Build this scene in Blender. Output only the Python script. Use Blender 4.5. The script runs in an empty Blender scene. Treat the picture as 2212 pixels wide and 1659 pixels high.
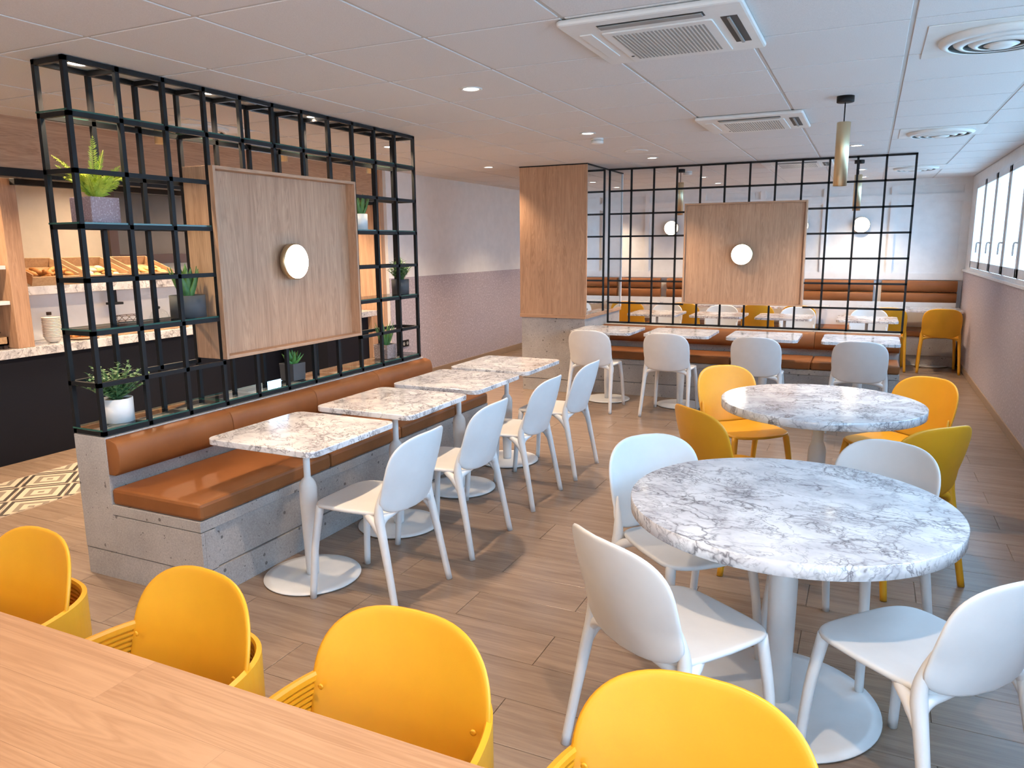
import bpy, bmesh, math, random
from mathutils import Vector, Matrix
rnd = random.Random(7)
scn = bpy.context.scene
COL = scn.collection
PI = math.pi

# ------------------------------------------------------------------ camera
FPX, YAW, PIT, ROL = 1612.66, .4425, .1826, -.0087
HC, CE = 1.60, 2.442                      # eye height, ceiling height
cam = bpy.data.cameras.new('camera'); camo = bpy.data.objects.new('camera', cam); COL.objects.link(camo)
cam.sensor_fit = 'HORIZONTAL'; cam.sensor_width = 36; cam.lens = FPX / 2212 * 36; cam.clip_start = .05
_f = Vector((-math.sin(YAW) * math.cos(PIT), math.cos(YAW) * math.cos(PIT), -math.sin(PIT)))
_r = Vector((math.cos(YAW), math.sin(YAW), 0)); _u = _r.cross(_f)
_r2 = math.cos(ROL) * _r + math.sin(ROL) * _u; _u2 = -math.sin(ROL) * _r + math.cos(ROL) * _u
camo.matrix_world = Matrix(((_r2.x, _u2.x, -_f.x, 0), (_r2.y, _u2.y, -_f.y, 0), (_r2.z, _u2.z, -_f.z, HC), (0, 0, 0, 1)))
scn.camera = camo

# ------------------------------------------------------------------ world, view
world = bpy.data.worlds.new('sky'); scn.world = world; world.use_nodes = True
bg = world.node_tree.nodes['Background']
bg.inputs[0].default_value = (.40, .67, 1.0, 1); bg.inputs[1].default_value = 10.5
scn.view_settings.view_transform = 'Standard'; scn.view_settings.look = 'None'
scn.view_settings.gamma = 1; scn.view_settings.use_curve_mapping = False
scn.view_settings.exposure = 0.15
cy = scn.cycles
cy.use_denoising = True; cy.use_adaptive_sampling = True; cy.adaptive_threshold = .08; cy.adaptive_min_samples = 20; cy.max_bounces = 6; cy.diffuse_bounces = 4; cy.glossy_bounces = 3
cy.transmission_bounces = 4; cy.transparent_max_bounces = 12; cy.caustics_reflective = False; cy.caustics_refractive = False
cy.sample_clamp_indirect = 4
WARM = (1.0, .74, .50)
SPOT_W = 125

# ------------------------------------------------------------------ materials
def new_mat(name):
    m = bpy.data.materials.new(name); m.use_nodes = True
    nt = m.node_tree; b = nt.nodes['Principled BSDF']
    return m, nt, b
def nd(nt, typ, **kw):
    n = nt.nodes.new(typ)
    for k, v in kw.items():
        if k[0] == '_': setattr(n, k[1:], v)
        else: n.inputs[k.replace('__', ' ')].default_value = v
    return n
def math_(nt, op, a, b=None, clamp=False):
    n = nt.nodes.new('ShaderNodeMath'); n.operation = op; n.use_clamp = clamp
    for i, v in enumerate((a, b)):
        if v is None: continue
        if isinstance(v, (int, float)): n.inputs[i].default_value = v
        else: nt.links.new(v, n.inputs[i])
    return n.outputs[0]
def ramp(nt, fac, stops, interp='LINEAR'):
    n = nt.nodes.new('ShaderNodeValToRGB'); cr = n.color_ramp; cr.interpolation = interp
    while len(cr.elements) > 1: cr.elements.remove(cr.elements[-1])
    cr.elements[0].position = stops[0][0]; cr.elements[0].color = (*stops[0][1], 1)
    for p, c in stops[1:]:
        e = cr.elements.new(p); e.color = (*c, 1)
    nt.links.new(fac, n.inputs[0]); return n.outputs[0]
def mix(nt, fac, a, b, mode='MIX'):
    n = nt.nodes.new('ShaderNodeMix'); n.data_type = 'RGBA'; n.blend_type = mode
    for i, v in ((0, fac), (6, a), (7, b)):
        if isinstance(v, (int, float)): n.inputs[i].default_value = v
        elif isinstance(v, tuple): n.inputs[i].default_value = (*v, 1)
        else: nt.links.new(v, n.inputs[i])
    return n.outputs[2]
def coords(nt, kind='Object', scale=(1, 1, 1), jitter=0, rot=(0, 0, 0)):
    tc = nt.nodes.new('ShaderNodeTexCoord'); mp = nt.nodes.new('ShaderNodeMapping')
    mp.inputs['Scale'].default_value = scale; mp.inputs['Rotation'].default_value = rot
    nt.links.new(tc.outputs[kind], mp.inputs[0])
    if jitter:
        oi = nt.nodes.new('ShaderNodeObjectInfo'); j = math_(nt, 'MULTIPLY', oi.outputs['Random'], jitter)
        cb = nt.nodes.new('ShaderNodeCombineXYZ')
        for i in range(3): nt.links.new(j, cb.inputs[i])
        nt.links.new(cb.outputs[0], mp.inputs['Location'])
    return mp.outputs[0]
def noise(nt, vec, scale, detail=4, rough=.55, dist=0):
    n = nd(nt, 'ShaderNodeTexNoise', Scale=scale, Detail=detail, Roughness=rough, Distortion=dist)
    nt.links.new(vec, n.inputs['Vector']); return n.outputs[0]
def bump(nt, b, h, strength=.2, dist=.002):
    n = nd(nt, 'ShaderNodeBump', Strength=strength, Distance=dist); nt.links.new(h, n.inputs['Height'])
    nt.links.new(n.outputs[0], b.inputs['Normal'])
M = {}
def plain(name, col, rough=.5, metal=0, coat=0, spec=.5, fine=0):
    m, nt, b = new_mat(name)
    b.inputs['Roughness'].default_value = rough; b.inputs['Metallic'].default_value = metal
    b.inputs['Coat Weight'].default_value = coat; b.inputs['Specular IOR Level'].default_value = spec
    v = coords(nt, 'Object'); n = noise(nt, v, 9, 3)
    c = ramp(nt, n, [(.3, tuple(x * .96 for x in col)), (.7, tuple(min(1, x * 1.03) for x in col))])
    nt.links.new(c, b.inputs['Base Color'])
    if fine: bump(nt, b, noise(nt, v, fine, 2), .15, .001)
    M[name] = m; return m
plain('white_plastic', (.69, .685, .675), .42, fine=900)
plain('yellow_plastic', (.72, .335, .014), .42, fine=900)
plain('white_metal', (.72, .72, .71), .38)
plain('black_metal', (.008, .008, .009), .55, spec=.3)
plain('dark_lacquer', (.006, .007, .012), .6, spec=.2)
plain('brass', (.68, .56, .36), .38, metal=1)
plain('chrome', (.75, .76, .78), .12, metal=1)
plain('white_paint', (.84, .83, .81), .55)
plain('panel_white', (.84, .84, .84), .38)
plain('beige_paint', (.62, .50, .36), .7)
plain('ceiling_grid', (.56, .54, .52), .6)
plain('ac_white', (.78, .77, .74), .4)
plain('dark_slot', (.05, .05, .05), .6)
plain('grey_slot', (.28, .28, .27), .5)
plain('ceramic', (.80, .76, .68), .25)
plain('brown_frame', (.045, .022, .015), .5)
plain('grey_pane', (.10, .095, .09), .25)
plain('charcoal_pot', (.075, .075, .08), .7)
plain('white_pot', (.80, .79, .77), .35)
plain('soil', (.03, .02, .013), .9)
plain('bread', (.55, .24, .06), .55)
plain('pastry', (.72, .42, .14), .55)
plain('cream_bread', (.75, .60, .42), .6)
plain('grout', (.27, .21, .165), .8)
plain('rubber', (.015, .015, .015), .7)
plain('pvc', (.80, .81, .82), .35)
plain('gasket', (.02, .025, .03), .6)
plain('skirting', (.33, .235, .165), .5)
def leafmat(name, a, b_):
    m, nt, b = new_mat(name)
    oi = nt.nodes.new('ShaderNodeObjectInfo')
    n = noise(nt, coords(nt, 'Object'), 18, 3)
    nt.links.new(ramp(nt, n, [(.3, a), (.7, b_)]), b.inputs['Base Color'])
    b.inputs['Roughness'].default_value = .45
    b.inputs['Subsurface Weight'].default_value = 0
    M[name] = m
leafmat('fern_leaf', (.34, .46, .04), (.66, .70, .10))
leafmat('shrub_leaf', (.10, .22, .07), (.24, .38, .15))
leafmat('bush_leaf', (.08, .20, .05), (.30, .42, .16))
leafmat('aloe_leaf', (.05, .12, .03), (.12, .24, .06))
leafmat('succulent_leaf', (.07, .22, .04), (.16, .38, .09))

def wood(name, dark, light, axis='Z', scale=1.0, rough=.5, coat=0, contrast=1):
    m, nt, b = new_mat(name)
    s = {'X': (1.0, 19, 19), 'Y': (19, 1.0, 19), 'Z': (19, 19, 1.0)}[axis]
    v = coords(nt, 'Object', tuple(x * scale for x in s), 7)
    f = {'X': (4, 120, 120), 'Y': (120, 4, 120), 'Z': (120, 120, 4)}[axis]
    vf = coords(nt, 'Object', tuple(x * scale for x in f), 7)
    n1 = noise(nt, v, 1, 5, .55, .8); n2 = noise(nt, vf, 1, 3, .6)
    rings = math_(nt, 'MULTIPLY', n1, 11); rings = math_(nt, 'FRACT', rings)
    rings = math_(nt, 'ABSOLUTE', math_(nt, 'SUBTRACT', rings, .5)); rings = math_(nt, 'MULTIPLY', rings, 2)
    t = math_(nt, 'ADD', math_(nt, 'MULTIPLY', n1, .55), math_(nt, 'MULTIPLY', rings, .22))
    t = math_(nt, 'ADD', t, math_(nt, 'MULTIPLY', n2, .30))
    c = ramp(nt, t, [(.30, dark), (.5, tuple((p + q) / 2 for p, q in zip(dark, light))), (.72, light)])
    nt.links.new(c, b.inputs['Base Color']); b.inputs['Roughness'].default_value = rough
    b.inputs['Coat Weight'].default_value = coat
    bump(nt, b, n2, .12, .001); M[name] = m
wood('oak_vertical', (.335, .18, .10), (.55, .335, .205), 'Z')
wood('oak_depth', (.335, .18, .10), (.55, .335, .205), 'Y')
wood('oak_cross', (.335, .18, .10), (.55, .335, .205), 'X')
wood('oak_table', (.33, .165, .078), (.47, .265, .14), 'X', .7, .45)
wood('crate_wood', (.33, .19, .09), (.55, .36, .20), 'X', 2)

def marble():
    m, nt, b = new_mat('marble')
    v = coords(nt, 'Object', (1, 1, 1), 31, (0, 0, .6))
    w = nd(nt, 'ShaderNodeTexNoise', Scale=3.2, Detail=5, Roughness=.6); nt.links.new(v, w.inputs['Vector'])
    sub = nd(nt, 'ShaderNodeVectorMath', _operation='SUBTRACT'); nt.links.new(w.outputs['Color'], sub.inputs[0]); sub.inputs[1].default_value = (.5, .5, .5)
    sc = nd(nt, 'ShaderNodeVectorMath', _operation='SCALE'); nt.links.new(sub.outputs[0], sc.inputs[0]); sc.inputs['Scale'].default_value = .38
    ad = nd(nt, 'ShaderNodeVectorMath', _operation='ADD'); nt.links.new(v, ad.inputs[0]); nt.links.new(sc.outputs[0], ad.inputs[1])
    mp = nt.nodes.new('ShaderNodeMapping'); mp.inputs['Scale'].default_value = (7.5, 13, 9); nt.links.new(ad.outputs[0], mp.inputs[0])
    vo = nd(nt, 'ShaderNodeTexVoronoi', _feature='DISTANCE_TO_EDGE', Scale=1.0); nt.links.new(mp.outputs[0], vo.inputs['Vector'])
    mp2 = nt.nodes.new('ShaderNodeMapping'); mp2.inputs['Scale'].default_value = (20, 32, 24); nt.links.new(ad.outputs[0], mp2.inputs[0])
    vo2 = nd(nt, 'ShaderNodeTexVoronoi', _feature='DISTANCE_TO_EDGE', Scale=1.0); nt.links.new(mp2.outputs[0], vo2.inputs['Vector'])
    k1 = ramp(nt, noise(nt, v, 6.5, 4), [(.44, (0, 0, 0)), (.60, (1, 1, 1))])
    k2 = ramp(nt, noise(nt, v, 5.0, 4, .6, .5), [(.50, (0, 0, 0)), (.62, (1, 1, 1))])
    k3 = ramp(nt, noise(nt, v, 4.0, 3), [(.38, (.15, .15, .15)), (.60, (1, 1, 1))])
    v1 = ramp(nt, vo.outputs['Distance'], [(0, (1, 1, 1)), (.03, (.5, .5, .5)), (.10, (0, 0, 0))])
    v2 = ramp(nt, vo2.outputs['Distance'], [(0, (1, 1, 1)), (.05, (.5, .5, .5)), (.16, (0, 0, 0))])
    def iso(sc, dist, w):
        m_ = nt.nodes.new('ShaderNodeMapping'); m_.inputs['Scale'].default_value = (1, 1.7, 1.2); nt.links.new(v, m_.inputs[0])
        n_ = noise(nt, m_.outputs[0], sc, 8, .62, dist)
        return ramp(nt, math_(nt, 'ABSOLUTE', math_(nt, 'SUBTRACT', n_, .5)), [(0, (1, 1, 1)), (w * .4, (.6, .6, .6)), (w, (0, 0, 0))])
    a = mix(nt, 1, v1, k1, 'MULTIPLY'); c2 = mix(nt, 1, v2, k2, 'MULTIPLY')
    i1 = mix(nt, 1, iso(5.5, .9, .022), k3, 'MULTIPLY'); i2 = mix(nt, .75, (0, 0, 0), mix(nt, 1, iso(13, .6, .020), k2, 'MULTIPLY'))
    tot = mix(nt, 1, mix(nt, 1, a, c2, 'LIGHTEN'), mix(nt, 1, i1, i2, 'LIGHTEN'), 'LIGHTEN')
    cloud = ramp(nt, noise(nt, v, 6, 4), [(.35, (.55, .54, .555)), (.6, (.76, .75, .75))])
    col = mix(nt, tot, cloud, (.16, .15, .16))
    nt.links.new(col, b.inputs['Base Color']); b.inputs['Roughness'].default_value = .16
    b.inputs['Coat Weight'].default_value = .3; b.inputs['Coat Roughness'].default_value = .06
    M['marble'] = m
marble()
def concrete():
    m, nt, b = new_mat('concrete')
    v = coords(nt, 'Object', (1, 1, 1), 0)
    base = ramp(nt, noise(nt, v, 3.2, 6, .6), [(.3, (.33, .31, .295)), (.7, (.47, .445, .425))])
    fine = noise(nt, v, 120, 2)
    base = mix(nt, .25, base, ramp(nt, fine, [(.35, (.15, .15, .15)), (.65, (.6, .6, .6))]), 'OVERLAY')
    for scale, r, mask in ((17, .15, .45), (44, .21, .53), (85, .24, .56)):
        vo = nd(nt, 'ShaderNodeTexVoronoi', Scale=scale); nt.links.new(v, vo.inputs['Vector'])
        pit = math_(nt, 'LESS_THAN', vo.outputs['Distance'], r)
        sel = math_(nt, 'GREATER_THAN', noise(nt, v, scale * .45, 2), mask + .08)
        base = mix(nt, math_(nt, 'MULTIPLY', math_(nt, 'MULTIPLY', pit, sel), .8), base, (.09, .08, .075))
    vo = nd(nt, 'ShaderNodeTexVoronoi', Scale=95); nt.links.new(v, vo.inputs['Vector'])
    lt = math_(nt, 'MULTIPLY', math_(nt, 'LESS_THAN', vo.outputs['Distance'], .2), math_(nt, 'GREATER_THAN', noise(nt, v, 21, 2), .58))
    base = mix(nt, math_(nt, 'MULTIPLY', lt, .6), base, (.62, .60, .57))
    nt.links.new(base, b.inputs['Base Color']); b.inputs['Roughness'].default_value = .6; M['concrete'] = m
concrete()
def terrazzo(name, base, chips, scale, amt=.5):
    m, nt, b = new_mat(name)
    v = coords(nt, 'Object', (1, 1, 1), 0)
    vo = nd(nt, 'ShaderNodeTexVoronoi', Scale=scale); nt.links.new(v, vo.inputs['Vector'])
    n = noise(nt, v, scale * .8, 3)
    c = ramp(nt, n, [(.35, tuple(x * .82 for x in base)), (.55, base), (.7, chips)])
    c = mix(nt, amt * .5, c, ramp(nt, noise(nt, v, scale * .12, 3), [(.3, tuple(x * .85 for x in base)), (.7, base)]))
    nt.links.new(c, b.inputs['Base Color']); b.inputs['Roughness'].default_value = .6; M[name] = m
terrazzo('lilac_wall', (.47, .415, .455), (.70, .65, .68), 62)
terrazzo('granite_pot', (.36, .245, .255), (.66, .56, .56), 150)
terrazzo('brown_terrazzo_pot', (.30, .22, .20), (.62, .58, .55), 120)
def leather():
    m, nt, b = new_mat('tan_leather')
    v = coords(nt, 'Object')
    c = ramp(nt, noise(nt, v, 4, 4), [(.3, (.205, .072, .021)), (.7, (.265, .098, .031))])
    nt.links.new(c, b.inputs['Base Color']); b.inputs['Roughness'].default_value = .5; b.inputs['Specular IOR Level'].default_value = .3
    vo = nd(nt, 'ShaderNodeTexVoronoi', Scale=420); nt.links.new(v, vo.inputs['Vector'])
    bump(nt, b, vo.outputs['Distance'], .12, .001); M['tan_leather'] = m
leather()
def plankmat():
    m, nt, b = new_mat('floor_plank')
    v = coords(nt, 'Object', (1.2, 16, 1), 40); vf = coords(nt, 'Object', (5, 110, 1), 40)
    n1 = noise(nt, v, 1.3, 5, .6, .6); n2 = noise(nt, vf, 1, 3, .6)
    t = math_(nt, 'ADD', math_(nt, 'MULTIPLY', n1, .6), math_(nt, 'MULTIPLY', n2, .4))
    c = ramp(nt, t, [(.32, (.195, .132, .094)), (.5, (.262, .185, .134)), (.68, (.325, .238, .176))])
    oi = nt.nodes.new('ShaderNodeObjectInfo')
    tint = ramp(nt, oi.outputs['Random'], [(0, (.90, .90, .90)), (1, (1.0, 1.0, 1.0))])
    nt.links.new(mix(nt, 1, c, tint, 'MULTIPLY'), b.inputs['Base Color'])
    b.inputs['Roughness'].default_value = .27; bump(nt, b, n2, .06, .001); M['floor_plank'] = m
plankmat()
def tilemat():
    m, nt, b = new_mat('ceiling_tile')
    v = coords(nt, 'Object', (1, 1, 1), 9)
    n = noise(nt, v, 260, 2)
    c = ramp(nt, n, [(.3, (.66, .645, .635)), (.7, (.76, .745, .735))])
    nt.links.new(c, b.inputs['Base Color']); b.inputs['Roughness'].default_value = .8; bump(nt, b, n, .1, .001); M['ceiling_tile'] = m
tilemat()
def cement_tile():
    m, nt, b = new_mat('cement_tile')
    tc = nt.nodes.new('ShaderNodeTexCoord'); sp = nt.nodes.new('ShaderNodeSeparateXYZ'); nt.links.new(tc.outputs['Object'], sp.inputs[0])
    d = math_(nt, 'MAXIMUM', math_(nt, 'ABSOLUTE', sp.outputs[0]), math_(nt, 'ABSOLUTE', sp.outputs[1]))
    d = math_(nt, 'DIVIDE', d, .155)
    lt, gr, dk = (.46, .385, .295), (.185, .155, .122), (.04, .032, .027)
    c = ramp(nt, d, [(0, gr), (.12, lt), (.34, gr), (.55, lt), (.78, dk), (.93, lt)], 'CONSTANT')
    nt.links.new(c, b.inputs['Base Color']); b.inputs['Roughness'].default_value = .5; M['cement_tile'] = m
cement_tile()
def emit(name, col, strength):
    m, nt, b = new_mat(name)
    b.inputs['Base Color'].default_value = (.9, .88, .85, 1); b.inputs['Emission Color'].default_value = (*col, 1)
    b.inputs['Emission Strength'].default_value = strength; M[name] = m
emit('lamp_glow', (1, .86, .68), 9.0)
emit('downlight_glow', (1, .90, .76), 14.0)
emit('globe_glow', (1, .76, .53), 38.0)
def glassy(name, tint, rough=.0, ior=1.45):
    m = bpy.data.materials.new(name); m.use_nodes = True; nt = m.node_tree; nt.nodes.clear()
    out = nt.nodes.new('ShaderNodeOutputMaterial'); tr = nt.nodes.new('ShaderNodeBsdfTransparent'); gl = nt.nodes.new('ShaderNodeBsdfGlossy')
    tr.inputs[0].default_value = (*tint, 1); gl.inputs['Roughness'].default_value = rough
    fr = nd(nt, 'ShaderNodeFresnel', IOR=ior); mx = nt.nodes.new('ShaderNodeMixShader')
    ge = nt.nodes.new('ShaderNodeNewGeometry')      # thin sheet: only the outer face reflects
    nt.links.new(math_(nt, 'MULTIPLY', fr.outputs[0], math_(nt, 'SUBTRACT', 1.0, ge.outputs['Backfacing'])), mx.inputs[0]); nt.links.new(tr.outputs[0], mx.inputs[1]); nt.links.new(gl.outputs[0], mx.inputs[2])
    nt.links.new(mx.outputs[0], out.inputs[0]); M[name] = m
glassy('window_glass', (.96, .985, .99), 0, 1.3)
glassy('shelf_glass', (.95, .985, .97))
plain('glass_edge', (.03, .10, .078), .2)
glassy('clear_glass', (.92, .93, .92))
def mirrormat():
    m, nt, b = new_mat('mirror')
    b.inputs['Base Color'].default_value = (.86, .88, .88, 1); b.inputs['Metallic'].default_value = 1; b.inputs['Roughness'].default_value = .01
    M['mirror'] = m
mirrormat()

# ------------------------------------------------------------------ mesh helpers
class MB:
    def __init__(s): s.v = []; s.f = []; s.sm = []
    def add(s, vs, fs, smooth=False):
        o = len(s.v); s.v += [tuple(p) for p in vs]; s.f += [tuple(i + o for i in f) for f in fs]; s.sm += [smooth] * len(fs); return s
    def box(s, x0, x1, y0, y1, z0, z1, bev=0):
        if bev:
            bm = bmesh.new(); bmesh.ops.create_cube(bm, size=1)
            for q in bm.verts: q.co = ((x0 + x1) / 2 + q.co.x * (x1 - x0), (y0 + y1) / 2 + q.co.y * (y1 - y0), (z0 + z1) / 2 + q.co.z * (z1 - z0))
            bmesh.ops.bevel(bm, geom=list(bm.edges), offset=bev, segments=2, profile=.5, affect='EDGES')
            bm.verts.index_update(); s.add([q.co[:] for q in bm.verts], [[q.index for q in f.verts] for f in bm.faces]); bm.free(); return s
        return s.add([(x0, y0, z0), (x1, y0, z0), (x1, y1, z0), (x0, y1, z0), (x0, y0, z1), (x1, y0, z1), (x1, y1, z1), (x0, y1, z1)],
                     [(0, 3, 2, 1), (4, 5, 6, 7), (0, 1, 5, 4), (1, 2, 6, 5), (2, 3, 7, 6), (3, 0, 4, 7)])
    def prism(s, pts, a, b, axis='Z', smooth=False):
        n = len(pts)
        def p3(p, t): return {'Z': (p[0], p[1], t), 'Y': (p[0], t, p[1]), 'X': (t, p[0], p[1])}[axis]
        return s.add([p3(p, a) for p in pts] + [p3(p, b) for p in pts],
                     [tuple(range(n))[::-1], tuple(range(n, 2 * n))] + [(i, (i + 1) % n, n + (i + 1) % n, n + i) for i in range(n)], smooth)
    def lathe(s, prof, seg=32, c=(0, 0), smooth=True, sq=0, closed=False):
        vs = []; fs = []
        for r, z in prof:
            for k in range(seg):
                a = 2 * PI * k / seg
                if sq: a += PI / 4
                vs.append((c[0] + r * math.cos(a), c[1] + r * math.sin(a), z))
        n = len(prof)
        for i in range(n - 1):
            for k in range(seg):
                k2 = (k + 1) % seg; fs.append((i * seg + k, i * seg + k2, (i + 1) * seg + k2, (i + 1) * seg + k))
        if closed:
            for k in range(seg): k2 = (k + 1) % seg; fs.append(((n - 1) * seg + k, (n - 1) * seg + k2, k2, k))
        else:
            fs.append(tuple(range(seg))[::-1]); fs.append(tuple((n - 1) * seg + k for k in range(seg)))
        return s.add(vs, fs, smooth)
    def tube(s, path, radii, seg=10, sub=4, smooth=True, flat=1.0):
        P = [Vector(p) for p in path]
        if isinstance(radii, (int, float)): radii = [radii] * len(P)
        pts = []; rs = []
        if sub > 1 and len(P) > 2:
            for i in range(len(P) - 1):
                p0 = P[max(i - 1, 0)]; p1 = P[i]; p2 = P[i + 1]; p3 = P[min(i + 2, len(P) - 1)]
                for k in range(sub):
                    t = k / sub; t2 = t * t; t3 = t2 * t
                    pts.append(.5 * ((2 * p1) + (p2 - p0) * t + (2 * p0 - 5 * p1 + 4 * p2 - p3) * t2 + (3 * p1 - p0 - 3 * p2 + p3) * t3))
                    rs.append(radii[i] * (1 - t) + radii[i + 1] * t)
            pts.append(P[-1]); rs.append(radii[-1])
        else: pts = P; rs = list(radii)
        vs = []; fs = []; n = len(pts); ref = None
        for i, p in enumerate(pts):
            d = (pts[min(i + 1, n - 1)] - pts[max(i - 1, 0)]).normalized()
            if ref is None:
                ref = Vector((0, 0, 1)) if abs(d.z) < .8 else Vector((1, 0, 0))
            a = (ref - d * ref.dot(d)).normalized(); b = d.cross(a); ref = a
            for k in range(seg):
                th = 2 * PI * k / seg; vs.append(p + a * math.cos(th) * rs[i] * flat + b * math.sin(th) * rs[i])
        for i in range(n - 1):
            for k in range(seg):
                k2 = (k + 1) % seg; fs.append((i * seg + k, i * seg + k2, (i + 1) * seg + k2, (i + 1) * seg + k))
        fs.append(tuple(range(seg))[::-1]); fs.append(tuple((n - 1) * seg + k for k in range(seg)))
        return s.add(vs, fs, smooth)
    def shell(s, fn, thick, n=2.6, seg=48, rings=(0, .25, .5, .7, .84, .92, .96, .985, 1.0), rim=.94):
        """padded superellipse: fn(u,v)->point, both faces and a rounded rim"""
        def se(a):
            c, t = math.cos(a), math.sin(a)
            return math.copysign(abs(c) ** (2 / n), c), math.copysign(abs(t) ** (2 / n), t)
        def nrm(u, v):
            e = .01; p = Vector(fn(u, v)); return (Vector(fn(u + e, v)) - p).cross(Vector(fn(u, v + e)) - p).normalized()
        top = []; bot = []
        for r in rings:
            h = thick / 2 * (1 if r <= rim else math.sqrt(max(0, 1 - ((r - rim) / (1 - rim)) ** 2)))
            for k in range(seg if r else 1):
                cu, cv = se(2 * PI * k / seg); u, v = r * cu, r * cv
                p = Vector(fn(u, v)); q = nrm(u, v); top.append(p + q * h); bot.append(p - q * h)
        def faces(off, flip):
            fs = []
            for k in range(seg): fs.append((0, 1 + k, 1 + (k + 1) % seg))
            for i in range(len(rings) - 2):
                a = 1 + i * seg; b = a + seg
                for k in range(seg): k2 = (k + 1) % seg; fs.append((a + k, b + k, b + k2, a + k2))
            return [tuple(x + off for x in (f[::-1] if flip else f)) for f in fs]
        N = len(top)
        return s.add(top + bot, faces(0, False) + faces(N, True), True)
    def obj(s, name, mat, parent=None, loc=None, bev=0, bseg=2):
        me = bpy.data.meshes.new(name); me.from_pydata(s.v, [], s.f); me.polygons.foreach_set('use_smooth', s.sm)
        bm = bmesh.new(); bm.from_mesh(me)
        bmesh.ops.remove_doubles(bm, verts=bm.verts, dist=1e-5)
        bmesh.ops.recalc_face_normals(bm, faces=bm.faces)
        if bev:
            ed = [e for e in bm.edges if len(e.link_faces) == 2 and e.calc_face_angle(0) > .6]
            bmesh.ops.bevel(bm, geom=ed, offset=bev, segments=bseg, profile=.5, affect='EDGES')
        bm.to_mesh(me); bm.free(); me.materials.append(M[mat])
        return link(name, me, parent, loc)
def link(name, data, parent=None, loc=None, rz=0):
    o = bpy.data.objects.new(name, data); COL.objects.link(o)
    if parent is not None: o.parent = parent
    if loc is not None: o.location = loc
    if rz: o.rotation_euler = (0, 0, rz)
    return o
def thing(name, label, cat, loc=(0, 0, 0), rz=0, group=None):
    o = bpy.data.objects.new(name, None); COL.objects.link(o); o.location = loc; o.rotation_euler = (0, 0, rz)
    o.empty_display_size = .1; tag(o, label, cat, group); return o
def tag(o, label, cat, group=None):
    o['label'] = label; o['category'] = cat
    if group: o['group'] = group
    return o
def struct(o, label=None):
    o['kind'] = 'structure'
    if label: o['label'] = label; o['category'] = o.name.split('_')[0]
    return o
def copy_tree(o, parent=None):
    c = o.copy(); COL.objects.link(c); c.parent = parent
    for ch in list(o.children): copy_tree(ch, c)
    return c
def dup(root, loc, rz, label, group=None, first=[set()]):
    if root.name not in first[0] and root.get('proto'):
        first[0].add(root.name); o = root; del o['proto']
    else: o = copy_tree(root)
    o.location = loc; o.rotation_euler = (0, 0, rz); o['label'] = label
    if group: o['group'] = group
    return o
def rrect(x0, x1, y0, y1, r, n=6):
    pts = []
    for cx, cy_, a0 in ((x1 - r, y1 - r, 0), (x0 + r, y1 - r, PI / 2), (x0 + r, y0 + r, PI), (x1 - r, y0 + r, 1.5 * PI)):
        for k in range(n + 1):
            a = a0 + k * PI / 2 / n; pts.append((cx + r * math.cos(a), cy_ + r * math.sin(a)))
    return pts
def B(x0, x1, y0, y1, z0, z1, bev=0): return MB().box(x0, x1, y0, y1, z0, z1, bev)

# ================================================================== SETTING
XR, XL, YB, YF = 1.16, -4.93, 11.70, -3.2          # right, left, back and front walls
XK = -7.0                                           # back wall of the servery
# ---- floor with planks
floor = struct(B(XK, XR + .1, YF, YB + .1, -.10, -.004).obj('floor', 'grout'), 'wood-look plank floor of the whole dining room')
PW, PL = .2367, .924
rows = []
y = 4.32 + PW * math.floor((YF - 4.32) / PW); r = round((y - 4.32) / PW)
planks = []
while y < YB:
    off = .775 if r % 2 == 0 else .30
    k0 = math.floor((XK - off) / PL)
    for k in range(k0, 20):
        x0, x1 = off + PL * k, off + PL * (k + 1)
        x0, x1 = max(x0, XK), min(x1, XR); y0, y1 = max(y, YF), min(y + PW, YB)
        if x1 - x0 > .03 and y1 - y0 > .02: planks.append((x0, x1, y0, y1))
    y += PW; r += 1
def pk(p):
    cx, cy_ = (p[0] + p[1]) / 2, (p[2] + p[3]) / 2
    d = Vector((cx, cy_, -HC)); zz = d.dot(_f)
    u = FPX * d.dot(_r2) / zz if zz > .3 else 9e9; v = -FPX * d.dot(_u2) / zz if zz > .3 else 9e9
    seen = abs(u) < 1500 and abs(v) < 1150 and not (cx < -5.85) and not (cx < XL and cy_ > 7.2)
    return (not seen, d.length)
planks.sort(key=pk)
pm = {}
for p in planks[:300]:
    w, h = round(p[1] - p[0], 3), round(p[3] - p[2], 3)
    if (w, h) not in pm:
        g = .0013; tmp = B(-w / 2 + g, w / 2 - g, -h / 2 + g, h / 2 - g, -.012, 0, .0012)
        o = tmp.obj('plank', 'floor_plank', floor); pm[(w, h)] = o.data
    else: o = link('plank', pm[(w, h)], floor)
    o.location = ((p[0] + p[1]) / 2, (p[2] + p[3]) / 2, 0)
mb = MB()
for p in planks[300:]:
    g = .0013; mb.box(p[0] + g, p[1] - g, p[2] + g, p[3] - g, -.012, 0)
o = mb.obj('far_planks', 'floor_plank', floor); o['kind'] = 'stuff'

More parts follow.
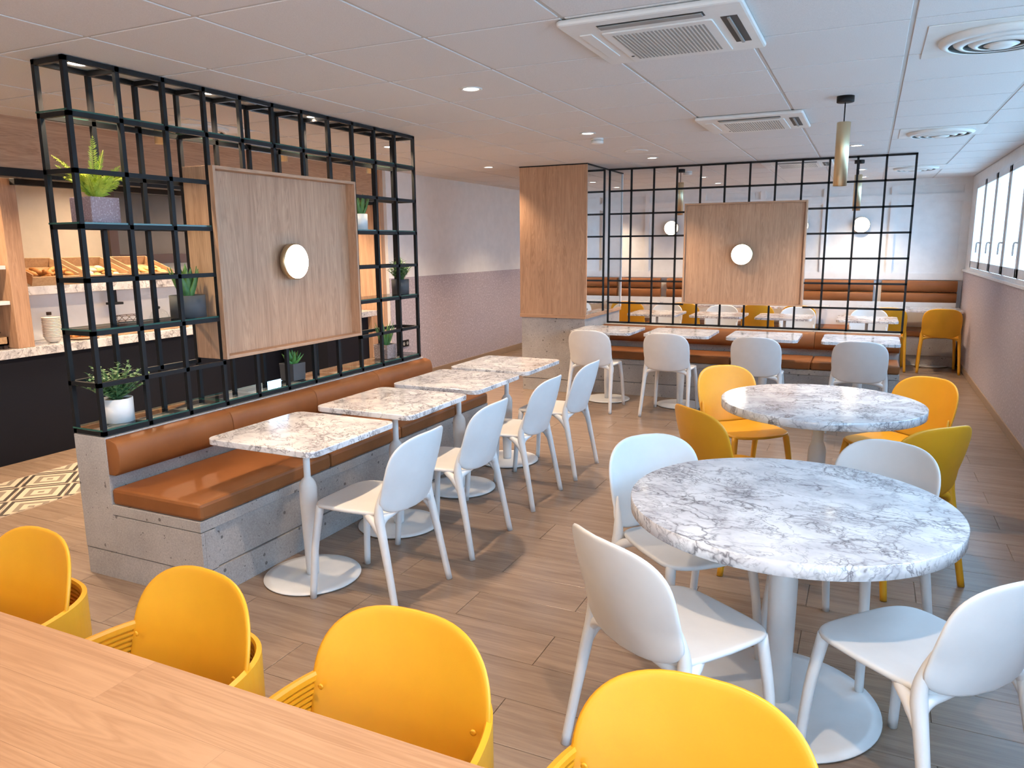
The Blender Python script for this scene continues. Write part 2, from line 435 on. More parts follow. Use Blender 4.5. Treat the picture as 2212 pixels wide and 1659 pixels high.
# ---- ceiling with tiles
AX, BY, SA, SB = -1.7118, 2.8038, .6, .6282
ceiling = struct(B(XK, XR + .1, YF, YB + .1, CE + .004, CE + .10).obj('ceiling', 'ceiling_grid'), 'suspended ceiling of pale mineral tiles in a grid')
tiles = {}; tile_list = []
a = math.floor((XK - AX) / SA)
while AX + SA * a < XR - .02:
    b = math.floor((YF - BY) / SB)
    while BY + SB * b < YB:
        x0, x1 = max(AX + SA * a, XK), min(AX + SA * (a + 1), XR - .005); y0, y1 = max(BY + SB * b, YF), min(BY + SB * (b + 1), YB)
        if x1 - x0 > .06 and y1 - y0 > .06: tile_list.append((x0, x1, y0, y1))
        b += 1
    a += 1
tile_list.sort(key=lambda p: ((p[2] < 1.2) or p[1] < -5.1, abs(p[0]) + abs(p[2])))
for p in tile_list[:290]:
    w, h = round(p[1] - p[0], 3), round(p[3] - p[2], 3); g = .009
    if (w, h) not in tiles:
        o = B(-w / 2 + g, w / 2 - g, -h / 2 + g, h / 2 - g, 0, .02, .002).obj('ceiling_tile', 'ceiling_tile', ceiling); tiles[(w, h)] = o.data
    else: o = link('ceiling_tile', tiles[(w, h)], ceiling)
    o.location = ((p[0] + p[1]) / 2, (p[2] + p[3]) / 2, CE)
mb = MB()
for p in tile_list[290:]: mb.box(p[0] + .009, p[1] - .009, p[2] + .009, p[3] - .009, CE, CE + .02)
if mb.v:
    o = mb.obj('far_tiles', 'ceiling_tile', ceiling); o['kind'] = 'stuff'

# ---- walls
ZS, ZH = 1.25, 2.34                                 # sill, window head
YD = .93                                            # nearer than this the window wall is glazed to the floor
wr = struct(MB().box(XR, XR + .05, YD, YB, 0, ZS - .02).box(XR, XR + .05, YF, YB, ZH, CE).box(XR, XR + .05, 11.05, YB, ZS - .02, ZH).box(XR, XR + .05, YF, YF + .3, ZS - .02, ZH)
            .obj('wall_right', 'white_paint'), 'window wall painted white above the lilac wall covering')
B(XR - .012, XR, YD, YB, .07, ZS - .03).obj('wall_covering', 'lilac_wall', wr)
B(XR - .032, XR + .04, YD, YB, ZS - .03, ZS, .004).obj('window_sill', 'pvc', wr)
struct(B(XR - .022, XR, YD, YB, 0, .075, .003).obj('baseboard_right', 'skirting'), 'brown baseboard under the window wall')
# windows: pairs of casements
nwin = 0; y1 = 11.05; CW = .8443; ZSILL = ZS
while y1 - CW > YF + .3:
    nwin += 1; y0 = y1 - CW; ZS = ZSILL if y0 > YD - .02 else .02
    w = struct(MB().box(XR - .008, XR + .008, y0, y0 + .022, ZS, ZH).box(XR - .008, XR + .008, y1 - .022, y1, ZS, ZH)
        .box(XR - .008, XR + .008, y0 + .022, y1 - .022, ZH - .03, ZH).box(XR - .008, XR + .008, y0 + .022, y1 - .022, ZS, ZS + .035).obj('window_%d' % nwin, 'pvc'), ('white framed casement window number %d from the back wall' if ZS > 1 else 'white framed glazed door number %d counted from the back wall') % nwin)
    s = MB(); a0, a1, b0, b1 = y0 + .027, y1 - .027, ZS + .04, ZH - .034; t = .062
    s.box(XR - .018, XR + .004, a0, a0 + t, b0, b1, .003).box(XR - .018, XR + .004, a1 - t, a1, b0, b1, .003).box(XR - .018, XR + .004, a0, a1, b1 - t, b1, .003).box(XR - .018, XR + .004, a0, a1, b0, b0 + t + .02, .003)
    sash = s.obj('casement_sash', 'pvc', w)
    B(XR - .009, XR - .003, a0 + t - .005, a1 - t + .005, b0 + t + .015, b1 - t + .005).obj('pane', 'window_glass', sash)
    g = MB(); g.box(XR - .010, XR + .008, a0 - .005, a0, b0, b1).box(XR - .010, XR + .008, a1, a1 + .005, b0, b1); g.obj('gasket', 'gasket', w)
    MB().tube([(XR - .018, a0 + .03, b0 + .30), (XR - .045, a0 + .03, b0 + .30), (XR - .05, a0 + .03, b0 + .26), (XR - .05, a0 + .033, b0 + .19)], .008, 8).obj('window_handle', 'pvc', sash)
    y1 = y0
ZS = ZSILL
# portals help the sky light enter (they emit nothing of their own)
la = bpy.data.lights.new('window_portal', 'AREA'); la.shape = 'RECTANGLE'; la.size = 13.4; la.size_y = 2.2; la.cycles.is_portal = True
lo = link('window_portal', la, None, (XR + .06, 4.2, 1.2)); lo.rotation_euler = (PI / 2, 0, PI / 2)

plain('paving', (.50, .50, .48), .9)
struct(B(XR + .4, 60, -45, 60, -1.2, -1.0).obj('ground_outside', 'paving'), 'grey paved ground outside the windows')
# left wall beyond the servery
wl = struct(B(XL - .12, XL, 7.16, YB, 0, CE).obj('wall_left', 'white_paint'), 'left side wall, white above and lilac below')
B(XL, XL + .008, 7.16, YB, .07, ZS).obj('wall_covering', 'lilac_wall', wl)
struct(B(XL, XL + .018, 7.16, YB, 0, .085, .003).obj('baseboard_left', 'skirting'), 'brown baseboard along the left wall')
ou = thing('power_socket', 'black double power socket low on the lilac left wall', 'socket', (XL + .008, 7.42, .475))
B(0, .014, -.075, .075, -.04, .04, .003).obj('plate', 'black_metal', ou)
for s_ in (-.036, .036): MB().lathe([(.022, 0), (.022, .002), (.017, .002), (.016, -.001)], 20).obj('socket_face', 'grey_slot', ou, (.015, s_, 0)).rotation_euler = (0, PI / 2, 0)
# front wall (behind the viewer) and servery walls
struct(B(XK, XR + .2, YF - .1, YF, 0, CE).obj('wall_front', 'white_paint'), 'plain wall behind the viewer')
struct(B(XK - .1, XK, YF, 7.3, 0, CE).obj('wall_servery', 'beige_paint'), 'beige back wall of the servery')

# back wall with panelling
wb = struct(B(XL - .1, XR + .2, YB, YB + .1, 0, CE).obj('wall_back', 'panel_white'), 'white panelled back wall')
ST = [1.115, .25, -.607, -1.46, -2.315, -3.17, -4.02, -4.88]
for i, sx in enumerate(ST):
    w = .045 if i == 0 else .034
    B(sx - w, sx + w, YB - .036, YB, 1.10, CE).obj('stile', 'panel_white', wb)
for z0, z1 in ((2.355, CE), (2.15, 2.24), (1.10, 1.19)):
    for i in range(len(ST) - 1): B(ST[i + 1] + .034, ST[i] - (.045 if i == 0 else .034), YB - .036, YB, z0, z1).obj('rail', 'panel_white', wb)
for i in range(len(ST) - 1):
    x0, x1 = ST[i + 1] + .034, ST[i] - (.045 if i == 0 else .034)
    for z0, z1 in ((1.19, 2.15), (2.24, 2.355)):
        t = .012; m_ = MB().box(x0, x0 + t, YB - .02, YB, z0, z1).box(x1 - t, x1, YB - .02, YB, z0, z1).box(x0 + t, x1 - t, YB - .02, YB, z0, z0 + t).box(x0 + t, x1 - t, YB - .02, YB, z1 - t, z1)
        m_.obj('panel_moulding', 'panel_white', wb)

# ================================================================== PILLAR
cx0, cx1, cy0, cy1 = -3.485, -2.714, 7.59, 8.86
pil = thing('clad_pillar', 'oak-clad pillar on a concrete base with a mirrored side', 'pillar', ((cx0 + cx1) / 2, (cy0 + cy1) / 2, 0))
def inw(o, t):   # geometry was written in room coordinates: keep it there under the thing
    o.matrix_parent_inverse = t.matrix_world.inverted() if False else Matrix.Translation(-t.location); return o
inw(B(cx0 + .012, cx1 - .012, cy0 + .012, cy1 - .012, .14, .822).obj('concrete_base', 'concrete', pil, bev=.002), pil)
inw(B(cx0 + .018, cx1 - .018, cy0 + .018, cy1 - .018, .0, .135).obj('plinth', 'concrete', pil, bev=.002), pil)
inw(B(cx0, cx1 - .02, cy0, cy0 + .02, .862, CE - .012).obj('oak_front', 'oak_vertical', pil), pil)
inw(B(cx0, cx0 + .02, cy0 + .02, cy1, .822, CE - .012).obj('oak_side', 'oak_vertical', pil), pil)
inw(B(cx0 + .02, cx1 - .03, cy1 - .02, cy1, .822, CE - .012).obj('oak_rear', 'oak_vertical', pil), pil)
inw(B(cx0 - .004, cx1, cy0 - .004, cy0 + .024, .822, .860, .002).obj('oak_trim', 'oak_cross', pil), pil)
inw(B(cx1 - .02, cx1 + .004, cy0 + .024, cy1, .822, .860, .002).obj('oak_trim', 'oak_depth', pil), pil)
inw(B(cx1 - .02, cx1 + .004, cy0, cy0 + .02, .862, CE - .012, .002).obj('oak_edge', 'oak_vertical', pil), pil)
inw(B(cx1 - .02, cx1 + .004, cy1 - .02, cy1 + .004, .862, CE - .012, .002).obj('oak_edge', 'panel_white', pil), pil)
inw(B(cx1 - .012, cx1 - .006, cy0 + .02, cy1 - .02, .86, CE - .012).obj('mirror_pane', 'mirror', pil), pil)
inw(B(cx0 - .003, cx1 + .006, cy0 - .003, cy1 + .003, CE - .012, CE - .001).obj('shadow_gap', 'black_metal', pil), pil)

# ================================================================== BANQUETTES
def roll_profile(z0, z1, d):
    """back cushion section: (depth out of the back, height)"""
    pts = [(0, z0)]
    n = 10; h = z1 - z0
    pts.append((d * .55, z0)); 
    for k in range(n + 1):
        t = k / n; a = -PI / 2 + t * PI
        pts.append((d * .55 + d * .45 * math.cos(a) ** .8 if abs(math.cos(a)) > 1e-6 else d * .55, z0 + h * (.46 + .46 * math.sin(a)) + h * .04))
    pts.append((d * .35, z1)); pts.append((0, z1))
    return pts
def cushion(L, D, z0, z1, name, parent, r=.022):
    return B(0, D, 0, L, z0, z1, r).obj(name, 'tan_leather', parent)
def banquette(t, L, back_splits, seat_splits, bd=.224, sd=.585, zt=.718, double=False, end_joint=True, roll=.088):
    """local frame: y along the bench, x = out from the back plane (front of back at x=bd)"""
    f = bd; fr = f + sd
    B(0.0, f, .0, L, .14, zt, .002).obj('backrest_wall', 'concrete', t)
    B(.002, f, .002, L - .002, 0, .135).obj('plinth', 'concrete', t)
    def side(sgn, x_back):
        def bx(a, b, *r): return (x_back + sgn * a, x_back + sgn * b) if sgn > 0 else (x_back + sgn * b, x_back + sgn * a)
        def S(a, b, y0, y1, z0, z1, bev=0, nm='', mt='concrete'):
            q = bx(a, b); return B(q[0], q[1], y0, y1, z0, z1, bev).obj(nm, mt, t)
        S(0, sd, 0, L, .335, .385, .002, 'seat_board')
        S(0, sd, 0, .02, .14, .331, .001, 'end_panel'); S(0, sd, L - .02, L, .14, .331, .001, 'end_panel')
        S(sd - .02, sd, .021, .085, .14, .331, .001, 'front_stile'); S(sd - .02, sd, L - .085, L - .021, .14, .331, .001, 'front_stile')
        S(0, sd - .012, .085, L - .085, .14, .331, 0, 'front_panel')
        S(0, sd - .002, .002, L - .002, 0, .135, .001, 'plinth')
        for a, b in zip(seat_splits[:-1], seat_splits[1:]):
            q = bx(.004, sd + .004); B(q[0], q[1], a + .002, b - .002, .386, .468, .016).obj('seat_cushion', 'tan_leather', t)
        for a, b in zip(back_splits[:-1], back_splits[1:]):
            pr = [(x_back + sgn * d, z) for d, z in roll_profile(.535, .712, roll)]
            m_ = MB().prism(pr, a + .0015, b - .0015, 'Y'); o = m_.obj('back_cushion', 'tan_leather', t, bev=.004)
            o.data.polygons.foreach_set('use_smooth', [True] * len(o.data.polygons))
    side(1, f)
    if double: side(-1, 0.0)
BX, BY0 = -3.454, 2.286
LB = 2.845
bench1 = thing('banquette', 'long tan leather banquette on speckled concrete under the shelf screen', 'banquette', (BX, BY0, 0))
banquette(bench1, LB, [0, .715, 1.425, 2.11, LB], [0, .92, 1.63, 2.33, LB])
# bench 2: back to back, along x.  local y -> world x, local x(out) -> world -y
bench2 = thing('banquette', 'double-sided tan leather banquette below the grid screen beside the pillar', 'banquette', (-2.700, 8.36, 0), -PI / 2)
bench2.rotation_euler = (0, 0, -PI / 2); bench2.location = (-2.70, 8.36, 0)
# rotation -90: local +x -> world -y, local +y -> world +x
L2 = 3.03
banquette(bench2, L2, [0, .72, 1.49, 2.255, L2], [0, .72, 1.49, 2.255, L2], bd=.16, sd=.46, double=True)

# back wall banquette
b3 = thing('banquette', 'tan leather banquette with rolled backrests along the white back wall', 'banquette', (XL + .03, YB - .02, 0))
W3 = XR - XL - .10
B(0, W3, -.10, 0, 0, .80).obj('backrest_wall', 'panel_white', b3)
B(0, W3, -.60, -.10, .14, .385, .002).obj('seat_base', 'concrete', b3); B(0, W3, -.57, -.10, 0, .135).obj('plinth', 'concrete', b3)
gx = [1.13, .13, -.87, -1.87, -2.87, -3.87, -4.86]
for i in range(len(gx) - 1):
    x1 = gx[i] - (.05 if i else .04) - (XL + .03); x0 = gx[i + 1] + .05 - (XL + .03)
    B(x0 - .05, min(x1 + .05, W3), -.62, -.10, .386, .465, .016).obj('seat_cushion', 'tan_leather', b3)
    for z0, z1 in ((.79, .935), (.94, 1.092)):
        pr = [(-.02 - d, z) for d, z in roll_profile(z0, z1, .085)]
        o = MB().prism([(p[0], p[1]) for p in pr], x0, x1, 'X').obj('back_roll', 'tan_leather', b3, bev=.003)
        o.data.polygons.foreach_set('use_smooth', [True] * len(o.data.polygons))

# ================================================================== SCREENS
# screen 1: shelf lattice of two planes, 11 bays
PX0, PX1, PY, PW1, PH = -3.447, -3.247, 2.298, .2545, .2455
PX0 = -3.452
Z0 = CE - 7 * PH
s1 = thing('shelf_screen', 'black metal shelf screen with glass shelves above the left banquette', 'screen', (PX0, PY, Z0))
def loc1(o): return inw(o, s1)
T = .0108
pyy = [PY + PW1 * i for i in range(12)]
def bar(x0, x1, y0, y1, z0, z1, nm): return loc1(B(x0, x1, y0, y1, z0, z1).obj(nm, 'black_metal', s1))
pan_z0, pan_z1 = .99, 2.04
def s1_last():
    o = [c for c in COL.objects if c.name.startswith('glass_shelf')][-1]; me = o.data
    me.materials.append(M['glass_edge'])
    for p in me.polygons:
        if abs(p.normal.z) < .5: p.material_index = 1
for i, yy in enumerate(pyy):
    for x in (PX0 + T, PX1):
        if 3 < i < 8 and True:
            bar(x - T, x + T, yy - T, yy + T, Z0, pan_z0, 'post'); bar(x - T, x + T, yy - T, yy + T, pan_z1, CE - .004, 'post')
        else: bar(x - T, x + T, yy - T, yy + T, Z0, CE - .004, 'post')
    bar(PX0 + 2 * T, PX1 - T, yy - T, yy + T, CE - .03, CE - .006, 'cross_bar')
    bar(PX0 + 2 * T, PX1 - T, yy - T, yy + T, Z0 + .001, Z0 + .02, 'cross_bar')
for lev in range(8):
    z = Z0 + PH * lev
    z0, z1 = (z, z + 2 * T) if lev == 0 else ((z - 2 * T - .004, z - .004) if lev == 7 else (z - T, z + T))
    full = lev in (0, 6, 7)
    for x in (PX0 + T, PX1):
        spans = [(0, 11)] if full else [(0, 3), (8, 11)]
        for a_, b_ in spans: bar(x - T, x + T, pyy[a_] - T, pyy[b_] + T, z0, z1, 'rail')
    if lev not in (0, 7):
        for i in (0, 11) if not full else (0, 3, 8, 11): bar(PX0 + 2 * T, PX1 - T, pyy[i] - T, pyy[i] + T, z0, z1, 'cross_bar')
    if lev in (0, 2, 4, 6):
        spans = [(0, 3), (3, 8), (8, 11)] if full else [(0, 3), (8, 11)]
        for a_, b_ in spans:
            loc1(B(PX0 - .004, PX1 + .004, pyy[a_] - .012, pyy[b_] + .012, z1 + .0005, z1 + .0085).obj('glass_shelf', 'shelf_glass', s1)); gs = COL.objects[-1].data if False else s1_last()
def boxpanel(t, w, h, d, wall, axis, depth_in):
    """open oak box; local origin at lower corner; axis='Y': width along y, front towards +x; 'X': width along x, front towards -y"""
    def bx(u0, u1, v0, v1, w0, w1, nm, mt):   # u width, v depth(back 0 .. front d), w height
        if axis == 'Y': return inw2(B(v0, v1, u0, u1, w0, w1, .0015).obj(nm, mt, t))
        return inw2(B(u0, u1, -v1, -v0, w0, w1, .0015).obj(nm, mt, t))
    inw2 = lambda o: o
    r_ = []
    r_.append(bx(wall, w - wall, depth_in - .018, depth_in, wall, h - wall, 'panel_face', 'oak_vertical'))
    r_.append(bx(0, wall, 0, d, 0, h, 'panel_side', 'oak_vertical')); r_.append(bx(w - wall, w, 0, d, 0, h, 'panel_side', 'oak_vertical'))
    hm = 'oak_depth' if axis == 'Y' else 'oak_cross'
    r_.append(bx(wall, w - wall, 0, d, 0, wall, 'panel_rim', hm)); r_.append(bx(wall, w - wall, 0, d, h - wall, h, 'panel_rim', hm))
    return r_
for o in boxpanel(s1, 1.245, 1.05, PX1 - PX0 + .045, .018, 'Y', PX1 - PX0 - .025):
    o.location = (0 - .002, 3.052 - PY, .99 - Z0)
def disc_lamp(name, label, loc, rot, R=.11, power=6):
    t = thing(name, label, 'lamp', loc, 0, 'round wall lamps'); t.rotation_euler = rot
    MB().lathe([(.05, 0), (.05, .03), (R, .03), (R, .062), (R - .008, .066)], 40).obj('housing', 'brass', t)
    MB().lathe([(R - .006, .0655), (R - .006, .069), (R * .8, .078), (R * .4, .083), (.004, .084)], 40).obj('diffuser', 'lamp_glow', t)
    return t
disc_lamp('wall_lamp', 'round glowing lamp on the oak panel of the left shelf screen', (PX1 - .03, 3.675, 1.517), (0, PI / 2, 0))

# screen 2: flat grid, 12 x 7
LX, LY, LW, LH = -2.703, 8.28, .2535, .2482
LX = -2.700
Z2 = CE - 7 * LH
s2 = thing('grid_screen', 'black metal grid screen above the double banquette beside the pillar', 'screen', (LX, LY, Z2))
t2 = .0098
px0, px1, pz0, pz1 = -1.824, -.592, .966, 2.030
xs = [LX + t2 + .001 + (LW * 12 - .012) / 12 * i for i in range(13)]
def bar2(x0, x1, z0, z1, nm): return inw(B(x0, x1, LY - t2, LY + t2, z0, z1).obj(nm, 'black_metal', s2), s2)
for x in xs:
    if px0 < x < px1:
        bar2(x - t2, x + t2, .72, pz0, 'post'); bar2(x - t2, x + t2, pz1, CE - .004, 'post')
    else: bar2(x - t2, x + t2, .72, CE - .004, 'post')
for j in range(8):
    z = CE - LH * j; z0, z1 = (z - 2 * t2 - .004, z - .004) if j == 0 else ((.719, .719 + 2 * t2) if j == 7 else (z - t2, z + t2))
    if pz0 - .02 < z < pz1 + .02 and j not in (0, 7):
        bar2(xs[0], px0, z0, z1, 'rail'); bar2(px1, xs[-1] + t2, z0, z1, 'rail')
    else: bar2(xs[0], xs[-1] + t2, z0, z1, 'rail')
for o in boxpanel(s2, px1 - px0, pz1 - pz0, .115, .018, 'X', .085):
    o.location = (px0 - LX, .035, pz0 - Z2)
disc_lamp('wall_lamp', 'round glowing lamp on the oak panel of the grid screen', (-1.207, LY + .035 - .085, 1.493), (PI / 2, 0, 0))
disc_lamp('wall_lamp', 'round lamp on the white back wall nearest the windows', (-.131, YB - .0, 1.848), (PI / 2, 0, 0))
disc_lamp('wall_lamp', 'round lamp on the back wall half hidden behind the oak panel', (-.925, YB - .0, 1.85), (PI / 2, 0, 0))
disc_lamp('wall_lamp', 'round lamp on the white back wall nearest the pillar', (-2.785, YB - .0, 1.851), (PI / 2, 0, 0))

# ================================================================== TABLES
def small_table():
    t = thing('bistro_table', '', 'table', (0, 0, 0)); t['proto'] = 1
    MB().prism(rrect(-.312, .312, -.318, .318, .05), .717, .745).obj('tabletop', 'marble', t, bev=.003)
    B(-.14, .14, -.14, .14, .709, .717).obj('top_plate', 'white_metal', t)
    MB().lathe([(.0165, .71), (.0165, .515), (.018, .508), (.028, .498), (.038, .48), (.0425, .455), (.0415, .38), (.035, .16), (.0305, .03), (.030, .0135)][::-1], 28).obj('pole', 'white_metal', t)
    MB().lathe([(.232, .004), (.235, .007), (.234, .0115), (.2, .0135), (.03, .0145), (.004, .0145)], 56).obj('base_plate', 'white_metal', t)
    for k in range(4):
        a = PI / 4 + k * PI / 2; MB().lathe([(.014, 0), (.014, .005)], 12, (.19 * math.cos(a), .19 * math.sin(a))).obj('foot', 'rubber', t)
    return t
st = small_table()
g1 = 'square marble tables of the left banquette'
lab1 = ['square marble table nearest the viewer at the left banquette', 'second square marble table along the left banquette', 'third square marble table along the left banquette', 'square marble table at the far end of the left banquette']
for yy, l in zip((2.715, 3.475, 4.215, 4.945), lab1): dup(st, (-2.388, yy, 0), 0, l, g1)
TX2 = (-2.405, -1.64, -.85, -.02)
lab2 = ['square marble table in front of the grid screen, next to the pillar', 'second square marble table from the pillar in front of the grid screen', 'third square marble table from the pillar in front of the grid screen', 'square marble table in front of the grid screen, nearest the windows']
for x, l in zip(TX2, lab2): dup(st, (x, 7.43, 0), PI / 2, l, 'square marble tables in front of the grid screen')
lab3 = ['square marble table behind the grid screen, next to the pillar', 'second square marble table from the pillar behind the grid screen', 'third square marble table from the pillar behind the grid screen', 'square marble table behind the grid screen, nearest the windows']
for x, l in zip((-2.43, -1.645, -.87, .025), lab3): dup(st, (x, 9.53, 0), PI / 2, l, 'square marble tables behind the grid screen')
lab4 = ['square marble table at the back wall in the window corner', 'second square marble table from the windows at the back wall', 'third square marble table from the windows at the back wall', 'fourth square marble table from the windows at the back wall', 'square marble table at the back wall seen left of the oak panel', 'square marble table at the back wall nearest the left wall']
for x, l in zip((.86, .225, -.78, -1.41, -2.30, -3.16), lab4): dup(st, (x - (.055 if x > .8 else 0), 11.2, 0), PI / 2, l, 'square marble tables along the back wall')
def round_table():
    t = thing('round_table', '', 'table'); t['proto'] = 1
    MB().prism([(.526 * math.cos(2 * PI * k / 96), .526 * math.sin(2 * PI * k / 96)) for k in range(96)], .700, .7455).obj('tabletop', 'marble', t, bev=.002, bseg=1)
    B(-.2, .2, -.2, .2, .690, .700).obj('top_plate', 'white_metal', t)
    MB().lathe([(.030, .692), (.030, .52), (.033, .51), (.042, .49), (.0475, .465), (.0475, .40), (.045, .2), (.043, .0165)][::-1], 36).obj('pole', 'white_metal', t)
    MB().lathe([(.337, .005), (.34, .009), (.339, .014), (.3, .016), (.05, .018), (.004, .018)], 80).obj('base_plate', 'white_metal', t)
    for k in range(4):
        a = PI / 4 + k * PI / 2; MB().lathe([(.018, 0), (.018, .006)], 12, (.28 * math.cos(a), .28 * math.sin(a))).obj('foot', 'rubber', t)
    for o in t.children:
        if o.name.startswith('tabletop'):
            o.data.polygons.foreach_set('use_smooth', [abs(p.normal.z) < .2 for p in o.data.polygons])
    return t
rt = round_table()
dup(rt, (-.19, 2.575, 0), .4, 'large round marble table in the foreground with white chairs', 'round marble tables')
dup(rt, (-.19, 4.37, 0), 1.3, 'large round marble table with yellow chairs behind the nearer one', 'round marble tables')

# ================================================================== CHAIRS
def side_chair(name, mat):
    t = thing(name, '', 'chair'); t['proto'] = 1
    def back(u, v):
        z = .628 + .172 * v
        w = .217 * (1 - .05 * max(0, -v) ** 2 - .02 * max(0, v) ** 2)
        w *= 1 + .45 * max(0, -v - .4) ** 1.2
        return (w * u, .098 - (z - .46) * .30 - .074 * (1 - u * u) - .010 * (1 - v * v), z + .010 * (1 - u * u) * v)
    MB().shell(back, .013, n=3.5, seg=56).obj('backrest', mat, t)
    def seat(u, v):
        return (.208 * u * (1 - .07 * max(0, -v)), .262 + .212 * v - .022 * u * u * max(0, v) ** 2, .454 - .012 * math.exp(-((u / .75) ** 2)) * (1 - .4 * v * v) - .006 * max(0, v) ** 3)
    MB().shell(seat, .018, n=5.5, seg=56, rim=.96).obj('seat', mat, t)
    for s in (-1, 1):
        m_ = MB().tube([(s * .228, -.012, 0), (s * .217, .025, .19), (s * .209, .058, .35), (s * .204, .076, .43), (s * .202, .078, .485), (s * .199, .068, .54), (s * .192, .050, .60)], [.0150, .0165, .0195, .0220, .0190, .0125, .004], 14)
        m_.tube([(s * .209, .060, .345), (s * .203, .092, .405), (s * .188, .14, .434), (s * .16, .20, .444)], [.012, .021, .018, .008], 12)
        m_.tube([(s * .205, .070, .395), (s * .178, .074, .430), (s * .12, .064, .443), (s * .05, .058, .447)], [.014, .018, .013, .007], 12)
        m_.obj('leg', mat, t)
        MB().tube([(s * .210, .462, 0), (s * .197, .445, .25), (s * .176, .420, .447)], [.0150, .0170, .0195], 14).obj('leg', mat, t)
    return t
wc = side_chair('side_chair', 'white_plastic'); yc = side_chair('side_chair', 'yellow_plastic')
def put(ch, x, y, fx, fy, label, group):
    return dup(ch, (x, y, 0), math.atan2(fy, fx) - PI / 2, label, group)
G = 'white chairs along the left banquette tables'
for yy, dx, l in zip((2.735, 3.43, 4.215, 4.90), (0, .0, .0, .02), ['white plastic chair at the nearest table of the left banquette', 'white plastic chair at the second table of the left banquette', 'white plastic chair at the third table of the left banquette', 'white plastic chair at the farthest table of the left banquette']):
    put(wc, -1.765 + dx, yy, -1, 0, l, G)
G = 'white chairs in front of the grid screen'
for x, l in zip((-2.385, -1.64, -.846, -.015), ['white plastic chair in front of the grid screen, next to the pillar', 'second white plastic chair from the pillar in front of the grid screen', 'third white plastic chair from the pillar in front of the grid screen', 'white plastic chair in front of the grid screen, nearest the windows']):
    put(wc, x, 6.765, .02, 1, l, G)
G = 'white chairs behind the grid screen'
for x, l in zip((-2.44, -1.71, -.77, .045), ['white chair facing us behind the grid screen, next to the pillar', 'second white chair from the pillar facing us behind the grid screen', 'third white chair from the pillar facing us behind the grid screen', 'white chair facing us behind the grid screen, nearest the windows']):
    put(wc, x, 10.10, 0, -1, l, G)
G = 'yellow chairs at the back wall tables'
for x, l in zip((-3.08, -2.295, -1.31, -.79, .265, .86), ['yellow chair at the back wall tables, nearest the pillar', 'second yellow chair from the pillar at the back wall tables', 'yellow chair at the back wall seen under the oak panel', 'yellow chair at the back wall just right of the oak panel', 'yellow chair at the back wall beside the end of the grid screen', 'yellow chair in the far window corner at the back wall']):
    put(yc, x, 10.47, 0, 1, l, G)
G = 'white chairs around the near round table'
put(wc, -.592, 1.932, .55, .84, 'white chair at the near round table, front left', G)
put(wc, .388, 2.122, -.75, .66, 'white chair at the near round table, front right', G)
put(wc, -.76, 2.97, .72, -.68, 'white chair at the near round table, back left', G)
put(wc, .125, 3.24, -.50, -.86, 'white chair at the near round table, back right', G)
G = 'yellow chairs around the far round table'
put(yc, -.715, 3.70, .68, .73, 'yellow chair at the far round table, front left', G)
put(yc, .325, 3.735, -.68, .73, 'yellow chair at the far round table, front right', G)
put(yc, -.80, 4.98, .65, -.76, 'yellow chair at the far round table, back left', G)
put(yc, .36, 4.98, -.65, -.76, 'yellow chair at the far round table, back right', G)

def arm_chair():
    t = thing('arm_chair', '', 'chair'); t['proto'] = 1; mat = 'yellow_plastic'
    def back(u, v):
        z = .618 + .20 * v
        x = .225 * (1 - .10 * max(0, -v)) * u
        return (x, .045 - (z - .43) * .24 + .05 * u * u, z)
    b_ = MB().shell(back, .012, n=3.0, seg=64).obj('backrest', mat, t)
    for s in (-1, 1): MB().lathe([(.007, 0), (.007, .003), (.004, .004)], 14).obj('rivet', mat, b_, (s * .192, .052, .64)).rotation_euler = (-PI / 2 - .1, 0, 0)
    MB().shell(lambda u, v: (.225 * u, .265 + .215 * v, .45 - .012 * (1 - u * u)), .018, n=3.6).obj('seat', mat, t)
    # wrap-around arm band: swept ribbed strip
    path = []
    for k in range(41):
        a = -1.0 + 2.0 * k / 40; ph = a * PI * .5
        sn, cs = abs(math.sin(ph)), max(0, math.cos(ph)); x = math.copysign(.252 * sn ** .6, a) if a else 0; yb = -.075 + .42 * (1 - cs ** .6)
        if abs(a) > .98: pass
        path.append((x, yb, a))
    prof = []
    zt, zb = .665, .535; nr = 9
    prof.append((.006, zt)); prof.append((-.006, zt + .003)); prof.append((-.010, zt - .004))
    for k in range(nr):
        za = zt - .010 - (zt - zb - .01) * k / nr; h = (zt - zb - .01) / nr
        prof += [(-.010, za), (-.010, za - h * .5), (-.003, za - h * .55), (-.003, za - h * .95)]
    prof += [(-.008, zb), (.006, zb)]
    vs = []; fs = []; n = len(prof)
    for i, (x, yv, a) in enumerate(path):
        x0, y0 = path[max(i - 1, 0)][:2]; x1, y1 = path[min(i + 1, 40)][:2]
        tx, ty = x1 - x0, y1 - y0; l = math.hypot(tx, ty); nx, ny = ty / l, -tx / l
        for d, z in prof: vs.append((x + nx * d, yv + ny * d, z - .02 * abs(a) ** 3))
    for i in range(40):
        for k in range(n): k2 = (k + 1) % n; fs.append((i * n + k, i * n + k2, (i + 1) * n + k2, (i + 1) * n + k))
    fs.append(tuple(range(n))); fs.append(tuple(40 * n + k for k in range(n))[::-1])
    MB().add(vs, fs).obj('arm_band', mat, t)
    for s in (-1, 1):
        MB().tube([(s * .25, -.02, 0), (s * .23, .03, .25), (s * .225, .06, .45), (s * .240, .10, .60)], [.0125, .016, .019, .012], 12).obj('leg', mat, t)
        MB().tube([(s * .245, .47, 0), (s * .232, .455, .25), (s * .215, .43, .44), (s * .248, .27, .60)], [.0125, .015, .018, .012], 12).obj('leg', mat, t)
    return t
ac = arm_chair(); G = 'yellow armchairs at the oak table'
